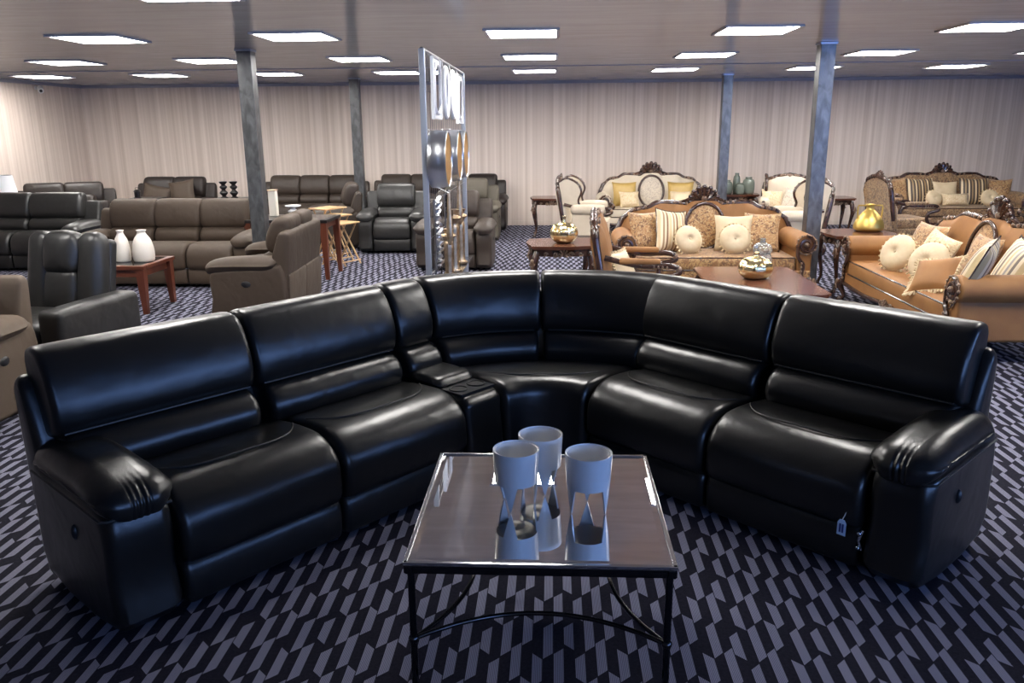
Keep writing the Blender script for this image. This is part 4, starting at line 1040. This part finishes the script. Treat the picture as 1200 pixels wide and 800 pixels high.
# ------------------------------------------------------------------ mirror rack
def rack():
    X = -.965; y0, y1, zt_ = 6.25, 9.0, 2.27
    t = thing('display_rack', 'freestanding metal grid rack hung with mirrors', 'display rack', (X, (y0 + y1) / 2, 0), 0); hy = (y1 - y0) / 2
    for y in (-hy, hy):
        g = G(); g.rbox((0, y, zt_ / 2), (.022, .022, zt_ / 2), .004, 1); build(g, 'post', M['rack'], t)
        g = G(); g.rbox((0, y, .015), (.22, .025, .015), .004, 1); build(g, 'foot', M['rack'], t)
    g = G(); g.tube([(0, -hy, zt_), (0, hy, zt_)], .014, 8); g.tube([(0, -hy, .12), (0, hy, .12)], .012, 8); build(g, 'rail', M['wire'], t)
    g = G()
    k = -hy + .11
    while k < hy: g.tube([(0, k, .12), (0, k, zt_)], .0025, 4); k += .11
    z = .3
    while z < zt_: g.tube([(0, -hy, z), (0, hy, z)], .0025, 4); z += .28
    build(g, 'wire_grid', M['wire'], t)
    g = G(); g.rbox((.08, -.45, .46), (.08, hy - .50, .006), .003, 1); build(g, 'shelf', M['dkchrome'], t)
    def hanger(par, y, z, ztop):
        g = G(); g.tube([(0, -.0, z), (-.01, 0, ztop), ], .004, 5); build(g, 'hanger', M['whitefr'], par)
    # octagonal white frames and oval white frames
    for (y, z, w, h, kind, lab) in ((6.66, 2.005, .42, .46, 'oct', 'white clipped-corner mirror hanging at the near end of the rack'), (7.22, 2.00, .26, .40, 'oval', 'white oval mirror, nearer of the two on the rack'), (7.72, 2.00, .26, .40, 'oval', 'white oval mirror, farther of the two on the rack'), (8.28, 1.98, .42, .46, 'oct', 'white clipped-corner mirror hanging at the far end of the rack')):
        q = thing('hanging_mirror', lab, 'mirror', (X + .03, y, z), 0, 'white mirrors at the top of the rack')
        if kind == 'oct':
            o = [(-w / 2, -h / 2), (w / 2, -h / 2), (w / 2, h / 2), (-w / 2, h / 2)]
            c = .11; i_ = [(-w / 2 + .05, -h / 2 + c), (-w / 2 + .12, -h / 2 + .05), (w / 2 - .12, -h / 2 + .05), (w / 2 - .05, -h / 2 + c), (w / 2 - .05, h / 2 - c), (w / 2 - .12, h / 2 - .05), (-w / 2 + .12, h / 2 - .05), (-w / 2 + .05, h / 2 - c)]
            g = G(); g.prism(o, 0, .018, 'x'); back = build(g, 'frame', M['whitefr'], q)
            g = G(); g.tube([(.022, a, b) for a, b in i_], .014, 6, True); g.tube([(.018, a * .98, b * .98) for a, b in o], .012, 6, True); build(g, 'molding', M['whitefr'], back)
            g = G(); g.prism(i_, .0185, .024, 'x'); build(g, 'glass', M['mirror'], q)
        else:
            o = [(w / 2 * cos(RAD(a)), h / 2 * sin(RAD(a))) for a in range(0, 360, 12)]
            g = G(); g.prism(o, 0, .014, 'x'); back = build(g, 'frame', M['whitefr'], q)
            g = G(); g.tube([(.016, a, b) for a, b in o], .022, 8, True); build(g, 'molding', M['whitefr'], back)
            g = G(); g.prism([(a * .86, b * .86) for a, b in o], .014, .018, 'x'); build(g, 'glass', M['mirror'], q)
        hanger(q, 0, h / 2, zt_ - z - .012)
    for (y, lab) in ((6.34, 'round silver drum mirror with gold inside, nearest on the rack'), (7.12, 'round silver drum mirror with gold inside, middle one on the rack'), (7.66, 'round silver drum mirror with gold inside, farthest on the rack')):
        q = thing('round_mirror', lab, 'mirror', (X + .02, y + .04, 1.475), 0, 'silver and gold drum mirrors on the rack')
        R = .215
        def drum(prof, nm, m):
            g = G(); g.lathe(prof, 40); g.xf(Matrix.Rotation(pi / 2, 4, 'Y')); return build(g, nm, m, q)
        drum([(R * .70, 0), (R * .97, .004), (R * 1.0, .010), (R * 1.015, .05), (R * 1.005, .09), (R * .975, .12), (R * .985, .128), (R * .975, .142), (R * .94, .145), (R * .92, .138)], 'drum', M['silver'])
        drum([(R * .92, .139), (R * .90, .10), (R * .84, .05), (R * .74, .02)], 'inner_rim', M['mgold'])
        drum([(R * .75, .018), (R * .75, .024), (.0001, .024)], 'glass', M['mgold'])
        hanger(q, 0, R, 1.70 - 1.475)
    # lower display: long drop ornaments, silver leaf panel and bronze candle pillars on the rack shelf
    for (y, z0, h, lab) in ((6.62, .78, .42, 'long bronze drop ornament hanging below the nearest drum mirror'), (7.36, .86, .40, 'long bronze drop ornament hanging below the farther drum mirrors')):
        q = thing('hanging_ornament', lab, 'ornament', (X + .125, y, 0), 0, 'drop ornaments on the rack')
        g = G(); g.tube(curve([(.0, 0, z0), (.0, 0, z0 + h * .25), (.0, 0, z0 + h * .6), (.0, 0, z0 + h)], 4), [.010, .018, .024, .027, .028, .026, .024, .022, .019, .016, .014, .012, .010], 8); build(g, 'drop', M['bronze'], q)
        g = G(); g.tube([(0, 0, z0 + h), (-.125, 0, z0 + h + .06)], .004, 5); build(g, 'hook', M['wire'], q)
    for (y, lab, sc) in ((6.42, 'silver leaf metal wall ornament at the near end of the rack', 1.0), (7.05, 'silver leaf metal wall ornament farther along the rack', .9)):
        q = thing('leaf_ornament', lab, 'ornament', (X + .03, y, 0), 0, 'leaf ornaments on the rack')
        g = G(); g.tube([(0, 0, .56), (.01, 0, .85), (0, .02, 1.16)], .010, 6); build(g, 'stem', M['wire'], q)
        g = G(); rnd = random.Random(int(y * 100))
        for k in range(22):
            z = .60 + .025 * k; sd = 1 if k % 2 else -1; a = rnd.uniform(-.5, .5); l = .10 * sc
            c0 = Vector((.012, 0, z)); c1 = Vector((.03 + .03 * rnd.random(), sd * l, z + .05 + .03 * a)); mid = (c0 + c1) / 2 + Vector((.012, 0, .022))
            g.tube([c0, mid, c1], [.004, .020, .003], 5)
        build(g, 'leaves', M['silver'] if y < 6.6 else M['dkchrome'], q)
    for (y, z1, lab) in ((6.72, .90, 'bronze turned candle pillar, shortest and nearest on the rack shelf'), (7.12, 1.02, 'bronze fluted candle pillar in the middle of the rack shelf'), (7.62, .98, 'bronze fluted candle pillar farthest along the rack shelf')):
        q = thing('candle_pillar', lab, 'candlestick', (X + .10, y, .471), 0, 'bronze pillars on the rack shelf'); hh = z1 - .47
        g = G(); g.lathe(curve([(.055, 0), (.058, .02), (.035, .04), (.034, hh * .45), (.038, hh * .7), (.030, hh * .78), (.052, hh * .86), (.03, hh * .92), (.05, hh), (.0001, hh)], 3), 20, (0, 0, 0), (8, .07)); build(g, 'pillar', M['bronze'], q)
        g = G(); g.lathe([(.056, hh * .84), (.066, hh * .87), (.056, hh * .90)], 16); build(g, 'collar', M['bronze'], q)
rack()

# ------------------------------------------------------------------ camera, world, colour
yaw, pitch, roll, F = .0511114, .2559084, -.0080118, 953.553
f = Vector((-sin(yaw) * cos(pitch), cos(yaw) * cos(pitch), -sin(pitch))); r0 = Vector((cos(yaw), sin(yaw), 0)); u0 = r0.cross(f)
r = cos(roll) * r0 + sin(roll) * u0; u = -sin(roll) * r0 + cos(roll) * u0
cam = bpy.data.cameras.new('camera'); co = bpy.data.objects.new('camera', cam); COL.objects.link(co)
mw = Matrix((r, u, -f)).transposed().to_4x4(); mw.translation = (0, 0, 1.70); co.matrix_world = mw
cam.sensor_width = 36; cam.lens = F / 1200 * 36; cam.clip_end = 200; SC.camera = co
w = bpy.data.worlds.new('sky'); SC.world = w; w.use_nodes = True
bg = w.node_tree.nodes['Background']; bg.inputs[0].default_value = (.24, .44, 1.0, 1); bg.inputs[1].default_value = 16.0
SC.view_settings.view_transform = 'Standard'; SC.view_settings.look = 'None'; SC.view_settings.exposure = 0.0; SC.view_settings.gamma = 1.0
SC.view_settings.use_curve_mapping = False
SC.cycles.use_denoising = True; SC.cycles.max_bounces = 8; SC.cycles.diffuse_bounces = 4; SC.cycles.glossy_bounces = 4
SC.cycles.sample_clamp_indirect = 6.0; SC.cycles.caustics_reflective = False; SC.cycles.caustics_refractive = False
